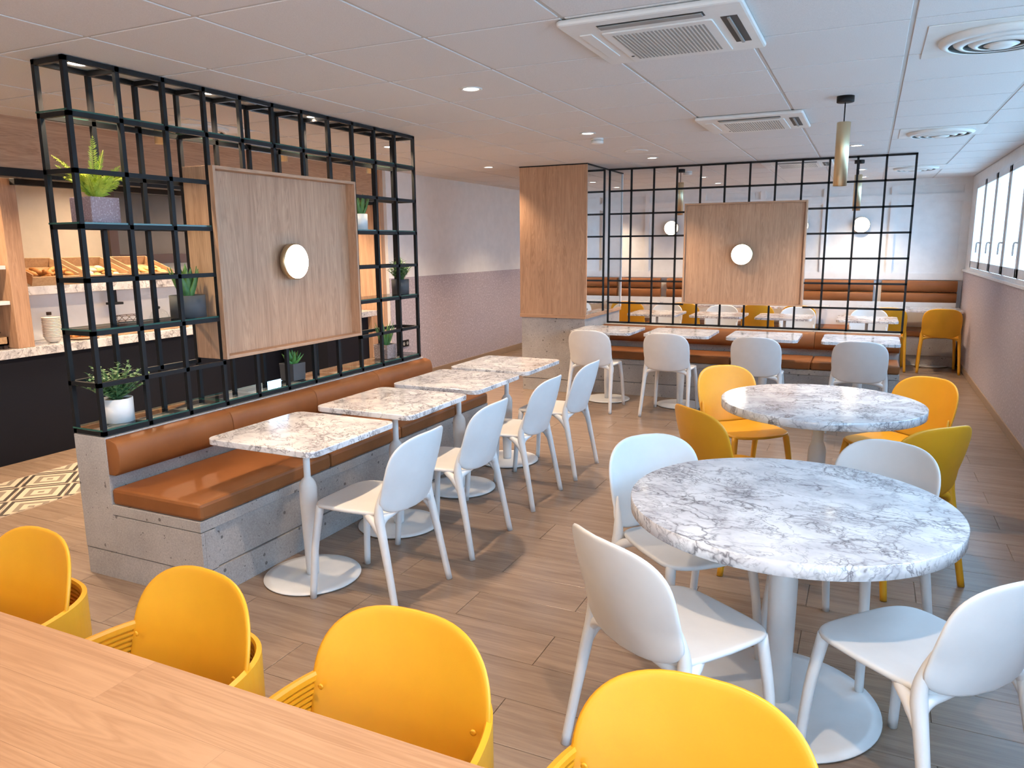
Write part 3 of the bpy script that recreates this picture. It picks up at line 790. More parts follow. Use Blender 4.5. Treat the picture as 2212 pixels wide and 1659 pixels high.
for x, yy, rz, l in ((-2.07, 1.21, -.10, 'yellow armchair at the oak table, cut off by the left picture edge'), (-1.42, 1.20, -.13, 'second yellow armchair from the left at the oak table'),
                 (-.845, 1.235, 0, 'third yellow armchair from the left at the oak table'), (-.225, 1.235, .0, 'rightmost yellow armchair at the oak table, below the round table')):
    dup(ac, (x, yy, 0), PI + rz, l, G)
ot = thing('oak_table', 'long oak communal table in the bottom left foreground', 'table', (-1.35, .60, 0))
tt = B(-1.75, 1.52, -.36, .380, .715, .738, .002).obj('tabletop', 'oak_table', ot)
for i in range(5):
    w_ = .74 / 5; yb = -.36 + w_ * i; x = -1.75 - .5 * ((i * 37) % 10) / 10
    while x < 1.52:
        x1 = min(x + 1.1, 1.52); x0_ = max(x, -1.75)
        if x1 - x0_ > .05: B(-(x1 - x0_) / 2 + .0002, (x1 - x0_) / 2 - .0002, .0002, w_ - .0002, .738, .745).obj('board', 'oak_table', tt, ((x0_ + x1) / 2, yb, 0))
        x += 1.1
for x in (-1.62, -.40, .82):
    B(x - .03, x + .03, -.25, .20, .0, .715, .003).obj('leg_frame', 'black_metal', ot)

# ================================================================== CEILING FIXTURES
def downlight(x, y, label, group, watts, soft=.035, angle=112, z=CE, R=.045):
    t = thing('downlight', label, 'downlight', (x, y, z), 0, group)
    MB().lathe([(R + .016, 0), (R + .016, -.004), (R + .010, -.006), (R, -.004), (R - .004, 0)], 32).obj('trim_ring', 'white_metal', t)
    MB().lathe([(.002, -.0015), (R - .002, -.0015), (R - .002, .0)], 32).obj('lens', 'downlight_glow', t)
    l = bpy.data.lights.new('lamp', 'SPOT'); l.energy = watts; l.color = WARM; l.spot_size = math.radians(angle); l.spot_blend = .7; l.shadow_soft_size = soft
    link('lamp', l, t, (0, 0, -.012)); return t
GD = 'recessed ceiling downlights'
for x, y_, l in ((-2.02, 3.777, 'bright ceiling downlight over the left banquette tables'), (-2.01, 5.632, 'ceiling downlight beside the smoke detector'), (-3.79, 7.455, 'ceiling downlight left of the pillar'),
                (-3.766, 5.548, 'ceiling downlight seen at the far end of the shelf screen'), (-2.0, 7.485, 'ceiling downlight just in front of the grid screen near the pillar'), (-.17, 7.447, 'ceiling downlight in front of the grid screen behind the pendant'),
                (-1.985, 9.9, 'ceiling downlight behind the grid screen near the pillar'), (-.155, 9.86, 'ceiling downlight behind the grid screen near the windows'),
                (-.145, 10.97, 'ceiling downlight close to the back wall'), (-1.985, 10.97, 'ceiling downlight close to the back wall behind the oak panel'),  # the one behind the oak panel is added to brighten the back wall
                (-3.78, 9.35, 'ceiling downlight in the passage behind the pillar'), (-3.78, 11.1, 'ceiling downlight in the back left corner'),  # both added out of sight to brighten the left wall and far corner
                (-2.02, 1.93, 'ceiling downlight above the oak table chairs'), (-.17, 1.1, 'ceiling downlight above the viewer'), (-3.77, 1.0, 'ceiling downlight above the passage to the servery'), (-2.02, -.6, 'ceiling downlight behind the viewer'), (-.17, -1.2, 'ceiling downlight behind the viewer near the windows')):
    downlight(x, y_, l, GD, SPOT_W)
for y_, l in ((2.44, 'downlight inside the top of the shelf screen, near end'), (3.19, 'second downlight inside the top of the shelf screen'), (4.07, 'third downlight inside the top of the shelf screen'), (4.96, 'downlight inside the top of the shelf screen, far end')):
    downlight(-3.345, y_, l, 'downlights inside the shelf screen', SPOT_W * .55)
for y_, l in ((3.84, 'short brass ceiling spot before the servery bulkhead, nearest the viewer'), (5.06, 'short brass ceiling spot before the middle of the servery bulkhead'), (6.28, 'short brass ceiling spot before the far end of the servery bulkhead'), (2.62, 'short brass ceiling spot before the servery bulkhead, out of frame')):
    t = thing('ceiling_spot', l, 'spotlight', (-4.50, y_, CE), 0, 'brass ceiling spots before the servery')
    MB().lathe([(.004, 0), (.034, 0), (.036, -.002), (.036, -.125), (.032, -.125), (.032, -.105)], 32).obj('tube', 'brass', t)
    MB().lathe([(.002, -.112), (.031, -.112), (.031, -.108)], 24).obj('lens', 'downlight_glow', t)
    ll = bpy.data.lights.new('lamp', 'SPOT'); ll.energy = 105; ll.color = WARM; ll.spot_size = math.radians(130); ll.spot_blend = .7; ll.shadow_soft_size = .03
    link('lamp', ll, t, (0, 0, -.13))
for y_, l in ((3.4, 'kitchen downlight behind the bulkhead, nearest the viewer'), (4.9, 'kitchen downlight behind the bulkhead, middle'), (6.4, 'kitchen downlight behind the bulkhead, far end')):  # unseen extra lamps, added to make the kitchen warmer and brighter
    downlight(-6.2, y_, l, 'kitchen downlights', 110, .05, 150)
for x, y_, l in ((-.35, -.95, 'opal globe pendant behind the viewer, nearest the windows'), (-2.7, -.75, 'opal globe pendant behind the viewer, nearest the servery'), (-1.4, -2.1, 'opal globe pendant at the wall behind the viewer')):
    t = thing('globe_pendant', l, 'lamp', (x, y_, CE), 0, 'opal globe pendants behind the viewer')
    MB().lathe([(.045, 0), (.045, -.03), (.004, -.03)], 24).obj('canopy', 'black_metal', t); MB().lathe([(.0035, -.03), (.0035, -.36)], 8).obj('cord', 'black_metal', t)
    MB().lathe([(.15 * math.sin(PI * k / 14) + .0005, -.50 - .15 * math.cos(PI * k / 14)) for k in range(15)], 32).obj('globe', 'globe_glow', t)
# pendants
def pendant():
    t = thing('pendant_lamp', '', 'lamp'); t['proto'] = 1
    MB().lathe([(.048, 0), (.048, -.032), (.046, -.034), (.004, -.034)], 32).obj('canopy', 'black_metal', t)
    MB().lathe([(.0035, -.034), (.0035, -.145)], 10).obj('cord', 'black_metal', t)
    MB().lathe([(.004, -.145), (.036, -.145), (.038, -.147), (.038, -.507), (.034, -.507), (.034, -.46)], 40).obj('shade', 'brass', t)
    MB().lathe([(.002, -.470), (.033, -.470), (.033, -.465)], 32).obj('lens', 'downlight_glow', t)
    l = bpy.data.lights.new('lamp', 'SPOT'); l.energy = SPOT_W * .55; l.color = WARM; l.spot_size = math.radians(95); l.spot_blend = .6; l.shadow_soft_size = .03
    link('lamp', l, t, (0, 0, -.50)); return t
pd = pendant(); G = 'brass tube pendant lamps'
dup(pd, (-.19, 4.977, CE), 0, 'brass tube pendant hanging over the far round table', G)
dup(pd, (-2.01, 8.78, CE), 0, 'brass tube pendant behind the grid screen near the pillar', G)
dup(pd, (-.16, 8.77, CE), 0, 'brass tube pendant behind the grid screen near the windows', G)
# air conditioners
def ac_unit():
    t = thing('ceiling_air_conditioner', '', 'air conditioner'); t['proto'] = 1
    h = .024
    MB().prism(rrect(-.345, .345, -.345, .345, .02), -h, -.001).obj('panel', 'ac_white', t, bev=.010)
    MB().prism(rrect(-.215, .215, -.185, .300, .012), -h - .006, -h + .001).obj('grille_plate', 'ac_white', t, bev=.003)
    for k in range(24):
        x = -.175 + .35 * k / 23
        B(x - .0040, x + .0040, -.145, .255, -h - .0072, -h - .0058).obj('slot', 'grey_slot', t)
    B(-.20, .20, -.285, -.232, -h - .0012, -h + .001).obj('outlet_slot', 'dark_slot', t); B(-.195, .195, -.280, -.240, -h - .007, -h - .002, .002).obj('vane', 'grey_slot', t)
    B(.245, .305, -.19, .19, -h - .0012, -h + .001).obj('outlet_slot', 'dark_slot', t); B(.268, .280, -.185, .185, -h - .008, -h - .001, .002).obj('vane', 'grey_slot', t)
    B(-.300, -.250, -.19, .19, -h - .004, -h + .001, .002).obj('vane', 'ac_white', t)
    MB().lathe([(.007, -h - .008), (.007, -h - .005)], 12, (-.195, .20)).obj('sensor', 'dark_slot', t)
    return t
au = ac_unit(); G = 'ceiling air conditioners'
dup(au, (-.80, 3.165, CE), 0, 'ceiling air conditioner nearest the viewer', G)
dup(au, (-.79, 5.64, CE), 0, 'ceiling air conditioner left of the brass pendant', G)
dup(au, (-.75, 8.72, CE), 0, 'ceiling air conditioner behind the grid screen', G)
# air diffusers
def diffuser():
    t = thing('air_diffuser', '', 'air vent'); t['proto'] = 1
    B(-.285, .285, -.295, .295, -.004, -.0005, .001).obj('plate', 'ac_white', t)
    for i, R in enumerate((.235, .180, .125)):
        z = -.004 - .004 * i
        MB().lathe([(R, z), (R - .004, z - .012), (R - .018, z - .022), (R - .040, z - .026), (R - .040, z - .022), (R - .020, z - .017), (R - .010, z - .008), (R - .008, z + .002)], 56, closed=True).obj('ring', 'ac_white', t)
    MB().lathe([(.004, -.048), (.04, -.046), (.065, -.036), (.055, -.030), (.004, -.028)], 40).obj('core', 'ac_white', t)
    MB().lathe([(.004, -.0048), (.230, -.0048), (.230, -.004)], 48).obj('throat', 'grey_slot', t)
    return t
df = diffuser(); G = 'round ceiling air diffusers'
dup(df, (.435, 3.86, CE), 0, 'round ceiling air diffuser nearest the viewer, top right', G)
dup(df, (.43, 6.86, CE), 0, 'round ceiling air diffuser over the aisle by the windows', G)
dup(df, (.41, 9.95, CE), 0, 'round ceiling air diffuser near the back wall', G)
dup(df, (-4.4, 4.05, CE), 0, 'round ceiling air diffuser above the servery passage', G)
def smoke(x, y, l):
    t = thing('smoke_detector', l, 'detector', (x, y, CE), 0, 'smoke detectors')
    MB().lathe([(.05, 0), (.05, -.012), (.048, -.014)], 32).obj('mount', 'ac_white', t)
    MB().lathe([(.046, -.014), (.046, -.018), (.05, -.020), (.05, -.036), (.046, -.042), (.02, -.047), (.003, -.047)], 32).obj('body', 'ac_white', t)
    MB().lathe([(.0465, -.0165), (.0475, -.0175), (.0465, -.019)], 32).obj('gap_ring', 'dark_slot', t)
smoke(-2.035, 5.93, 'white smoke detector on the ceiling beside a downlight'); smoke(-1.99, 9.04, 'white smoke detector behind the grid screen')
sp = thing('ceiling_speaker', 'flat round speaker in the ceiling in front of the grid screen', 'speaker', (-1.985, 6.87, CE))
MB().lathe([(.105, 0), (.105, -.004), (.10, -.006), (.09, -.005), (.004, -.005)], 40).obj('grille', 'ac_white', sp); MB().lathe([(.106, -.001), (.112, -.003), (.110, 0)], 40).obj('rim', 'ac_white', sp)
o2 = thing('power_socket', 'black power socket low on the grid screen banquette', 'socket', (-1.93, 7.768, .22))
B(-.045, .045, -.01, .0, -.045, .045, .003).obj('plate', 'black_metal', o2); MB().lathe([(.022, .0), (.022, .002), (.018, .002)], 20).obj('socket_face', 'grey_slot', o2, (0, -.010, 0)).rotation_euler = (PI / 2, 0, 0)

# ================================================================== SERVERY (left)
XB = -5.0
bh = struct(B(XB - .10, XB, YF, 7.16, 2.12, CE).obj('wall_bulkhead', 'oak_depth'), 'oak-faced bulkhead over the servery opening')
B(XB - .11, XB + .012, YF, 7.09, 2.065, 2.12, .002).obj('bulkhead_rail', 'black_metal', bh)
B(-5.76, -5.70, 3.55, 7.09, 2.075, 2.12, .002).obj('inner_rail', 'black_metal', bh)
jm = struct(B(-6.4, XB - .02, 7.10, 7.158, 0, CE).obj('wall_jamb', 'oak_vertical'), 'oak side wall at the far end of the servery')
B(XB - .02, XB + .03, 7.09, 7.165, 0, CE, .002).obj('jamb_edge', 'oak_vertical', jm)
ct = thing('servery_counter', 'dark servery counter with marble worktop behind the shelf screen', 'counter', (-6.1, 4.5, 0))
inw(B(-6.45, -5.79, 1.2, 7.08, .0, .80).obj('front_panel', 'dark_lacquer', ct), ct)
inw(B(-6.5, -5.76, 1.2, 7.085, .80, .868, .003).obj('worktop', 'marble', ct), ct)
c2 = thing('servery_counter', 'short servery counter end with marble top beside the left wall', 'counter', (-5.35, 6.7, 0))
inw(B(-5.72, -5.12, 6.25, 7.085, 0, .83).obj('front_panel', 'dark_lacquer', c2), c2); inw(B(-5.74, -5.06, 6.22, 7.085, .83, .892, .003).obj('worktop', 'marble', c2), c2)
inw(B(-5.115, -5.06, 6.98, 7.085, 0, .828).obj('oak_end', 'oak_vertical', c2), c2)
us = thing('display_shelf', 'raised marble display shelf over the servery counter', 'shelf', (-6.2, 4.6, .868))
inw(B(-6.5, -5.985, 3.72, 6.2, 1.25, 1.318, .003).obj('marble_slab', 'marble', us), us)
inw(B(-6.5, -6.15, 3.74, 6.18, .870, 1.249).obj('back_panel', 'panel_white', us), us)
# wooden cabinet standing on the counter
cb = thing('open_shelf_cabinet', 'oak open shelf cabinet with white shelves on the servery counter', 'cabinet', (-6.0, 3.0, .869))
inw(B(-6.42, -5.775, 3.475, 3.60, .869, 2.12, .002).obj('side_panel', 'oak_vertical', cb), cb)
inw(B(-6.42, -5.775, 2.30, 2.42, .869, 2.12, .002).obj('side_panel', 'oak_vertical', cb), cb)
inw(B(-6.42, -6.39, 2.42, 3.475, .869, 2.12).obj('back_panel', 'oak_vertical', cb), cb)
for z in (1.20, 1.462): inw(B(-6.385, -5.80, 2.425, 3.47, z, z + .028, .002).obj('shelf', 'panel_white', cb), cb)
def lathe_thing(name, label, cat, loc, prof, mat, seg=28, group=None):
    o = MB().lathe(prof, seg).obj(name, mat, None, loc); return tag(o, label, cat, group)
lathe_thing('drinking_glass', 'clear glass standing on the lower cabinet shelf', 'glass', (-5.92, 3.36, 1.2285), [(.028, 0), (.034, .10), (.0325, .10), (.027, .006), (.003, .005)], 'clear_glass')
lathe_thing('drinking_glass', 'second clear glass on the cabinet shelf, farther left', 'glass', (-5.98, 3.25, 1.2285), [(.028, 0), (.034, .10), (.0325, .10), (.027, .006), (.003, .005)], 'clear_glass')
tr = thing('cutlery_tray', 'brown cutlery tray with dark handles on the servery counter', 'tray', (-5.95, 3.28, .869))
MB().box(-.12, .12, -.16, .16, .03, .042).box(-.12, -.11, -.16, .16, .03, .09).box(.11, .12, -.16, .16, .03, .09).box(-.12, .12, -.16, -.15, .03, .09).box(-.12, .12, .15, .16, .03, .09).obj('box', 'crate_wood', tr)
for sx in (-.1, .1):
    for sy in (-.14, .14): B(sx - .012, sx + .012, sy - .012, sy + .012, 0, .03).obj('foot', 'brown_frame', tr)
for k in range(14):
    x = -.09 + .013 * k; yy = rnd.uniform(-.12, .12)
    MB().tube([(x, yy - .06, .06), (x, yy, .085), (x + .004, yy + .05, .13)], [.005, .006, .008], 8).obj('cutlery_handle', 'chrome' if k % 4 == 0 else 'brown_frame', tr)
# stack of bowls
for k in range(13):
    o = MB().lathe([(.028, 0), (.045, .008), (.060, .035), (.066, .050), (.071, .053), (.070, .056), (.063, .054), (.057, .037), (.042, .012), (.003, .008)], 32).obj('bowl', 'ceramic', None, (-5.90, 3.83, +.8695 + .0122 * k))
    od = ['bottom', 'second', 'third', 'fourth', 'fifth', 'sixth', 'seventh', 'eighth', 'ninth', 'tenth', 'eleventh', 'twelfth', 'topmost'][k]
    tag(o, '%s cream bowl %sof the stack on the servery counter' % (od, '' if k in (0, 12) else 'from the bottom '), 'bowl', 'stacked cream bowls on the servery counter')
bt = thing('bottle', 'small dark-capped bottle behind the stack of bowls', 'bottle', (-6.09, 3.94, .869))
MB().lathe([(.028, 0), (.03, .01), (.03, .15), (.016, .19), (.016, .205)], 24).obj('body', 'clear_glass', bt); MB().lathe([(.019, .205), (.019, .23), (.003, .23)], 20).obj('cap', 'brown_frame', bt)
# bread
def croissant(s=1.0):
    mb_ = MB(); path = []; rad = []
    for k in range(9):
        a = -1.1 + 2.2 * k / 8; path.append((.055 * math.sin(a) * s, -.03 * math.cos(a) * s, .018 * s)); rad.append(s * (.006 + .017 * math.cos(a * 1.25) * (1 if k % 2 else .86)))
    return mb_.tube(path, [max(r_, .004) for r_ in rad], 10, 2)
def bun(s=1.0): return MB().lathe([(.02 * s, 0), (.038 * s, .006 * s), (.042 * s, .016 * s), (.036 * s, .03 * s), (.02 * s, .038 * s), (.003, .040 * s)], 20)
def torus(s=1.0):
    mb_ = MB(); vs = []; fs = []
    for i in range(20):
        for k in range(10):
            a = 2 * PI * i / 20; b = 2 * PI * k / 10; R = .030 * s + .015 * s * math.cos(b); vs.append((R * math.cos(a), R * math.sin(a), .015 * s + .013 * s * math.sin(b)))
            fs.append((i * 10 + k, i * 10 + (k + 1) % 10, ((i + 1) % 20) * 10 + (k + 1) % 10, ((i + 1) % 20) * 10 + k))
    return mb_.add(vs, fs, True)
bread_mesh = {}
for nm, fn, mt in (('croissant', croissant, 'bread'), ('bread_roll', bun, 'pastry'), ('ring_pastry', torus, 'pastry'), ('pale_roll', bun, 'cream_bread')):
    o = fn().obj(nm, mt); bread_mesh[nm] = o.data; bpy.data.objects.remove(o)
def crate(name, label, loc, w, d, tilt, fill, short, rz=0):
    """front edge at local x=+d/2 low, tilted towards the room"""
    t = thing(name, label, 'crate', loc); t.rotation_euler = (0, tilt, rz)
    h = .09; e = .012
    B(-d / 2, d / 2, -w / 2, w / 2, 0, e).obj('bottom', 'crate_wood', t)
    B(-d / 2, -d / 2 + e, -w / 2, w / 2, e, h).obj('side', 'crate_wood', t); B(d / 2 - e, d / 2, -w / 2, w / 2, e, h * .8).obj('side', 'crate_wood', t)
    B(-d / 2 + e, d / 2 - e, -w / 2, -w / 2 + e, e, h).obj('side', 'crate_wood', t); B(-d / 2 + e, d / 2 - e, w / 2 - e, w / 2, e, h).obj('side', 'crate_wood', t)
    # the leg that holds up the back
    mw = Matrix.Translation(loc) @ Matrix.Rotation(rz, 4, 'Z') @ Matrix.Rotation(tilt, 4, 'Y')
    n = 0
    for (lx, ly, lz, nm) in fill:
        p = mw @ Vector((lx, ly, lz)); o = link(nm, bread_mesh[nm], None, p); o.rotation_euler = (0, tilt, rnd.uniform(0, 6.28))
        word = {'croissant': 'golden brown croissant', 'bread_roll': 'golden bread roll', 'ring_pastry': 'ring-shaped pastry', 'pale_roll': 'pale floury roll'}[nm]
        row = ('back', 'middle', 'front')[n // 4]; colm = ('leftmost', 'second', 'third', 'rightmost')[n % 4]; n += 1
        tag(o, '%s, %s in the %s row of the %s crate' % (word, colm, row, short), 'pastry', 'pastries in the %s crate' % short)
    return t
def grid_fill(w, d, nx, ny, kinds, x0=-.02):
    out = []
    for i in range(nx):
        for j in range(ny):
            out.append((x0 + (d / 2 - .05 - x0) * (i + .5) / nx + rnd.uniform(-.01, .01), -w / 2 + w * (j + .5) / ny + rnd.uniform(-.01, .01), .014 + .022 * (rnd.random() < .5), kinds[(i * ny + j) % len(kinds)]))
    return out
zc = 1.318
def crate_z(d, tilt): return zc + d / 2 * math.sin(tilt) + .002
tl = .34
crate('bread_crate', 'wooden crate of croissants on the marble display shelf', (-6.20, 3.98, crate_z(.40, tl)), .40, .40, tl, grid_fill(.36, .38, 3, 4, ['croissant'], -.03), 'left bread')
crate('bread_crate', 'wooden crate of rolls and rings on the marble display shelf', (-6.20, 4.45, crate_z(.40, tl)), .40, .40, tl, grid_fill(.36, .38, 3, 4, ['bread_roll', 'ring_pastry', 'pale_roll'], -.03), 'middle bread')
crate('bread_crate', 'wooden crate of golden rolls at the right end of the marble display shelf', (-6.20, 4.93, crate_z(.40, tl)), .40, .40, tl, grid_fill(.36, .38, 3, 4, ['bread_roll', 'ring_pastry'], -.03), 'right bread')
# platters and jars on the worktop
pl = thing('serving_platter', 'round wooden platter of pastries on the servery counter', 'platter', (-5.93, 4.10, .869))
MB().lathe([(.09, 0), (.125, .006), (.13, .022), (.125, .022), (.115, .012), (.003, .011)], 40).obj('dish', 'crate_wood', pl)
for k in range(6):
    a = k * 1.05; o = link('croissant', bread_mesh['croissant'], None, (-5.93 + .07 * math.cos(a), 4.10 + .07 * math.sin(a), .882)); o.rotation_euler = (0, 0, a)
    tag(o, 'croissant %s on the round platter of the servery' % ('at the front', 'at the front right', 'at the back right', 'at the back', 'at the back left', 'at the front left')[k], 'pastry', 'croissants on the round platter')
bd = thing('serving_board', 'long wooden serving board with pastries on the servery counter', 'board', (-5.97, 4.72, .869))
MB().prism(rrect(-.13, .13, -.42, .42, .04), 0, .018).obj('board', 'crate_wood', bd, bev=.003)
for k in range(7):
    o = link('pale_roll', bread_mesh['pale_roll'], None, (-5.94 + .03 * (k % 2), 4.38 + .11 * k, .888)); tag(o, '%s pale roll from the bowls on the long serving board' % ('first', 'second', 'third', 'fourth', 'fifth', 'sixth', 'seventh')[k], 'pastry', 'pale rolls on the long serving board')
wire = thing('wire_basket', 'open wire basket on the serving board of the servery', 'basket', (-6.02, 4.62, .887))
for k in range(10):
    a = 2 * PI * k / 10
    MB().tube([(.06 * math.cos(a), .09 * math.sin(a), .02), (.075 * math.cos(a + .5), .115 * math.sin(a + .5), .08), (.07 * math.cos(a + 1), .11 * math.sin(a + 1), .13)], .0022, 6).obj('wire', 'brown_frame', wire)
for z, s_ in ((.02, .8), (.08, 1.05), (.13, 1.0)):
    MB().tube([(.073 * s_ * math.cos(2 * PI * k / 24), .112 * s_ * math.sin(2 * PI * k / 24), z) for k in range(25)], .0028, 6, 1).obj('ring', 'brown_frame', wire)
for k, (yy, h) in enumerate(((4.95, .16), (5.16, .15))):
    j = thing('glass_cloche', 'glass dome of biscuits on the serving board, %s' % ('nearer the bowls' if k == 0 else 'nearer the oak panel'), 'cloche', (-6.02, yy, .887))
    MB().lathe([(.085, 0), (.085, h * .55), (.07, h * .82), (.035, h * .97), (.004, h)], 32).obj('dome', 'clear_glass', j)
    MB().lathe([(.004, h), (.012, h + .008), (.012, h + .022), (.003, h + .026)], 16).obj('knob', 'black_metal', j)
to = thing('toaster', 'chrome toaster on the servery counter behind the aloe plant', 'toaster', (-6.02, 5.55, .869))
B(-.09, .09, -.15, .15, .012, .19, .025).obj('body', 'chrome', to); B(-.025, .025, -.12, .12, .189, .193).obj('slot', 'black_metal', to); B(-.085, .085, -.145, .145, 0, .014).obj('base', 'black_metal', to)
B(.088, .105, -.02, .02, .11, .13, .003).obj('lever', 'black_metal', to)
lp = thing('tap_dispenser', 'black dispenser handle hanging under the marble display shelf', 'dispenser', (-6.05, 4.52, 1.12))
B(-.014, .014, -.018, .018, .02, .128, .002).obj('stem', 'black_metal', lp); MB().prism(rrect(-.05, .05, -.06, .06, .02), .0, .02).obj('plate', 'black_metal', lp, bev=.002)
# hatch with a dark frame on the servery back wall
ht = thing('serving_hatch', 'dark brown framed hatch with grey panel in the servery back wall', 'hatch', (XK + .003, 5.85, 1.85))
for a_, nm in (((-.66, -.56, -.40, .42), 'jamb'), ((.56, .66, -.40, .42), 'jamb'), ((-.56, .56, .34, .42), 'head'), ((-.56, .56, -.40, -.30), 'sill')):
    B(0, .08, a_[0], a_[1], a_[2], a_[3], .003).obj(nm, 'brown_frame', ht)
B(0, .02, -.56, .56, -.30, .34).obj('panel', 'grey_pane', ht)
# servery lighting: recessed lamps in the soffit behind the bulkhead
sf = struct(B(-5.70, XB - .11, YF, 7.09, 2.122, 2.16).obj('ceiling_servery', 'beige_paint'), 'low soffit behind the servery bulkhead')
for y_, l in ((3.0, 'servery soffit lamp over the cabinet'), (4.2, 'servery soffit lamp over the bread crates'), (5.4, 'servery soffit lamp over the toaster'), (6.6, 'servery soffit lamp at the far end')):
    downlight(-5.55, y_, l, 'servery soffit lamps', 75, .05, 150, 2.1215)
# cement tile inlay in the floor
inlay = struct(B(-5.38, -4.66, 1.2, 6.4, .0005, .0015).obj('floor_inlay', 'grout'), 'patterned cement tile strip set in the floor before the servery')
c0 = Vector((-5.15, 2.987)); e1 = Vector((.2263, .2105)); e2 = Vector((.2263, -.2105)); S_ = e1.length
def clip(poly, axis, lim, keep_less):
    out = []
    for i in range(len(poly)):
        p, q = poly[i], poly[(i + 1) % len(poly)]
        ip = (p[axis] <= lim) == keep_less or p[axis] == lim; iq = (q[axis] <= lim) == keep_less or q[axis] == lim
        if ip: out.append(p)
        if ip != iq:
            t = (lim - p[axis]) / (q[axis] - p[axis]); out.append(tuple(p[k] + (q[k] - p[k]) * t for k in range(2)))
    return out
ang = math.atan2(e1.y, e1.x)
for i in range(-9, 12):
    for j in range(-9, 12):
        c = c0 + e1 * (i + .5) + e2 * (j + .5)
        if not (-5.6 < c.x < -4.4 and 1.2 < c.y < 6.4): continue
        g = .003; h = [(-.5, -.5), (.5, -.5), (.5, .5), (-.5, .5)]
        poly = [tuple(c + e1 * (a_ * (1 - g / .15)) + e2 * (b_ * (1 - g / .15))) for a_, b_ in h]
        for ax, lim, kl in ((0, -5.365, False), (0, -4.675, True), (1, 1.21, False), (1, 6.39, True)):
            if poly: poly = clip(poly, ax, lim, kl)
        if len(poly) < 3: continue
        ca, sa = math.cos(-ang), math.sin(-ang)
        lp_ = [((p[0] - c.x) * ca - (p[1] - c.y) * sa, (p[0] - c.x) * sa + (p[1] - c.y) * ca) for p in poly]
        ar = sum(lp_[k][0] * lp_[(k + 1) % len(lp_)][1] - lp_[(k + 1) % len(lp_)][0] * lp_[k][1] for k in range(len(lp_))) / 2
        if abs(ar) < .0008: continue
        if ar < 0: lp_ = lp_[::-1]
        o = MB().prism(lp_, 0, .002).obj('tile', 'cement_tile', inlay, (c.x, c.y, .0015)); o.rotation_euler = (0, 0, ang)

# ================================================================== PLANTS on the shelf screen
XP = -3.352
GL = .0085
def lev(k): return Z0 + PH * k + (2 * T if k == 0 else T) + GL + .001
def pot_cyl(t, r, h, mat, taper=1.0):
    MB().lathe([(r * taper, 0), (r, h), (r - .006, h), (r * .9, h - .012), (.003, h - .012)], 36).obj('pot', mat, t)
    MB().lathe([(.003, h - .011), (r * .88, h - .011), (r * .88, h - .02)], 24).obj('soil', 'soil', t)
def pot_sq(t, a, h, mat, taper=1.0):
    q = 2 ** .5 / 2
    MB().lathe([(a * q * taper, 0), (a * q, h), (a * q - .008, h), (a * q * .9, h - .012), (.003, h - .012)], 4, (0, 0), False, 1).obj('pot', mat, t, bev=.003)
    MB().lathe([(.003, h - .011), (a * q * .88, h - .011), (a * q * .88, h - .02)], 4, (0, 0), False, 1).obj('soil', 'soil', t)
def blade(mb_, base, d, L, w, th, curve, n=7):
    """thick pointed succulent leaf"""
    d = Vector(d).normalized(); up = Vector((0, 0, 1)); side = d.cross(up)
    side = side.normalized() if side.length > .05 else Vector((1, 0, 0))
    out = side.cross(d).normalized(); vs = []; fs = []
    for i in range(n):
        t = i / (n - 1); ww = w * (.75 + .5 * t if t < .25 else (1 - ((t - .25) / .75) ** 1.6) * .875 + .02); p = Vector(base) + d * L * t - out * curve * t * t
        hh = th * (1 - .8 * t)
        vs += [p + side * ww, p + out * hh * .15, p - side * ww, p - out * hh]
    for i in range(n - 1):
        for k in range(4): k2 = (k + 1) % 4; fs.append((4 * i + k, 4 * i + k2, 4 * i + 4 + k2, 4 * i + 4 + k))
    fs += [(0, 1, 2, 3), tuple(4 * (n - 1) + k for k in range(4))[::-1]]
    return mb_.add(vs, fs, True)
def aloe(t, h, n, L, w, mat='aloe_leaf', spread=.5):
    for k in range(n):
        a = k * 2.4; e = spread * (.35 + .65 * k / n); l = L * rnd.uniform(.8, 1.05)
        blade(MB(), (.012 * math.cos(a), .012 * math.sin(a), h - .02), (math.cos(a) * e, math.sin(a) * e, 1), l, w, w * .55, -.03 * e).obj('leaf', mat, t)
def leaf_cloud(t, mat, stems, leaf, per, h0, seed, stem_mat='shrub_leaf'):
    r_ = random.Random(seed); mb_ = MB(); ms = MB()
    for (dx, dy, H, bend) in stems:
        pts = []
        for k in range(7):
            s = k / 6; pts.append(Vector((dx * s + bend[0] * s * s, dy * s + bend[1] * s * s, h0 + H * s)))
        ms.tube(pts, [.003 - .0003 * k for k in range(7)], 6, 1)
        for k in range(per):
            s = (k + .6) / per; i = min(int(s * 6), 5); p = pts[i].lerp(pts[i + 1], s * 6 - i)
            a = k * 2.39996 + r_.uniform(-.3, .3); l = leaf * (1.15 - .55 * s) * r_.uniform(.75, 1.15)
            d = Vector((math.cos(a), math.sin(a), r_.uniform(.1, .7))).normalized(); side = d.cross(Vector((0, 0, 1))).normalized(); nn = side.cross(d)
            w = l * .42
            q = [p, p + d * l * .35 + side * w * .9 + nn * l * .05, p + d * l * .72 + side * w * .75, p + d * l * 1.05, p + d * l * .72 - side * w * .75, p + d * l * .35 - side * w * .9 + nn * l * .05]
            mid = p + d * l * .5 - nn * l * .06
            mb_.add(q + [mid], [(6, i_, (i_ + 1) % 6) for i_ in range(6)], True)
    o = mb_.obj('foliage', mat, t); o['kind'] = 'stuff'; ms.obj('stems', stem_mat, t)
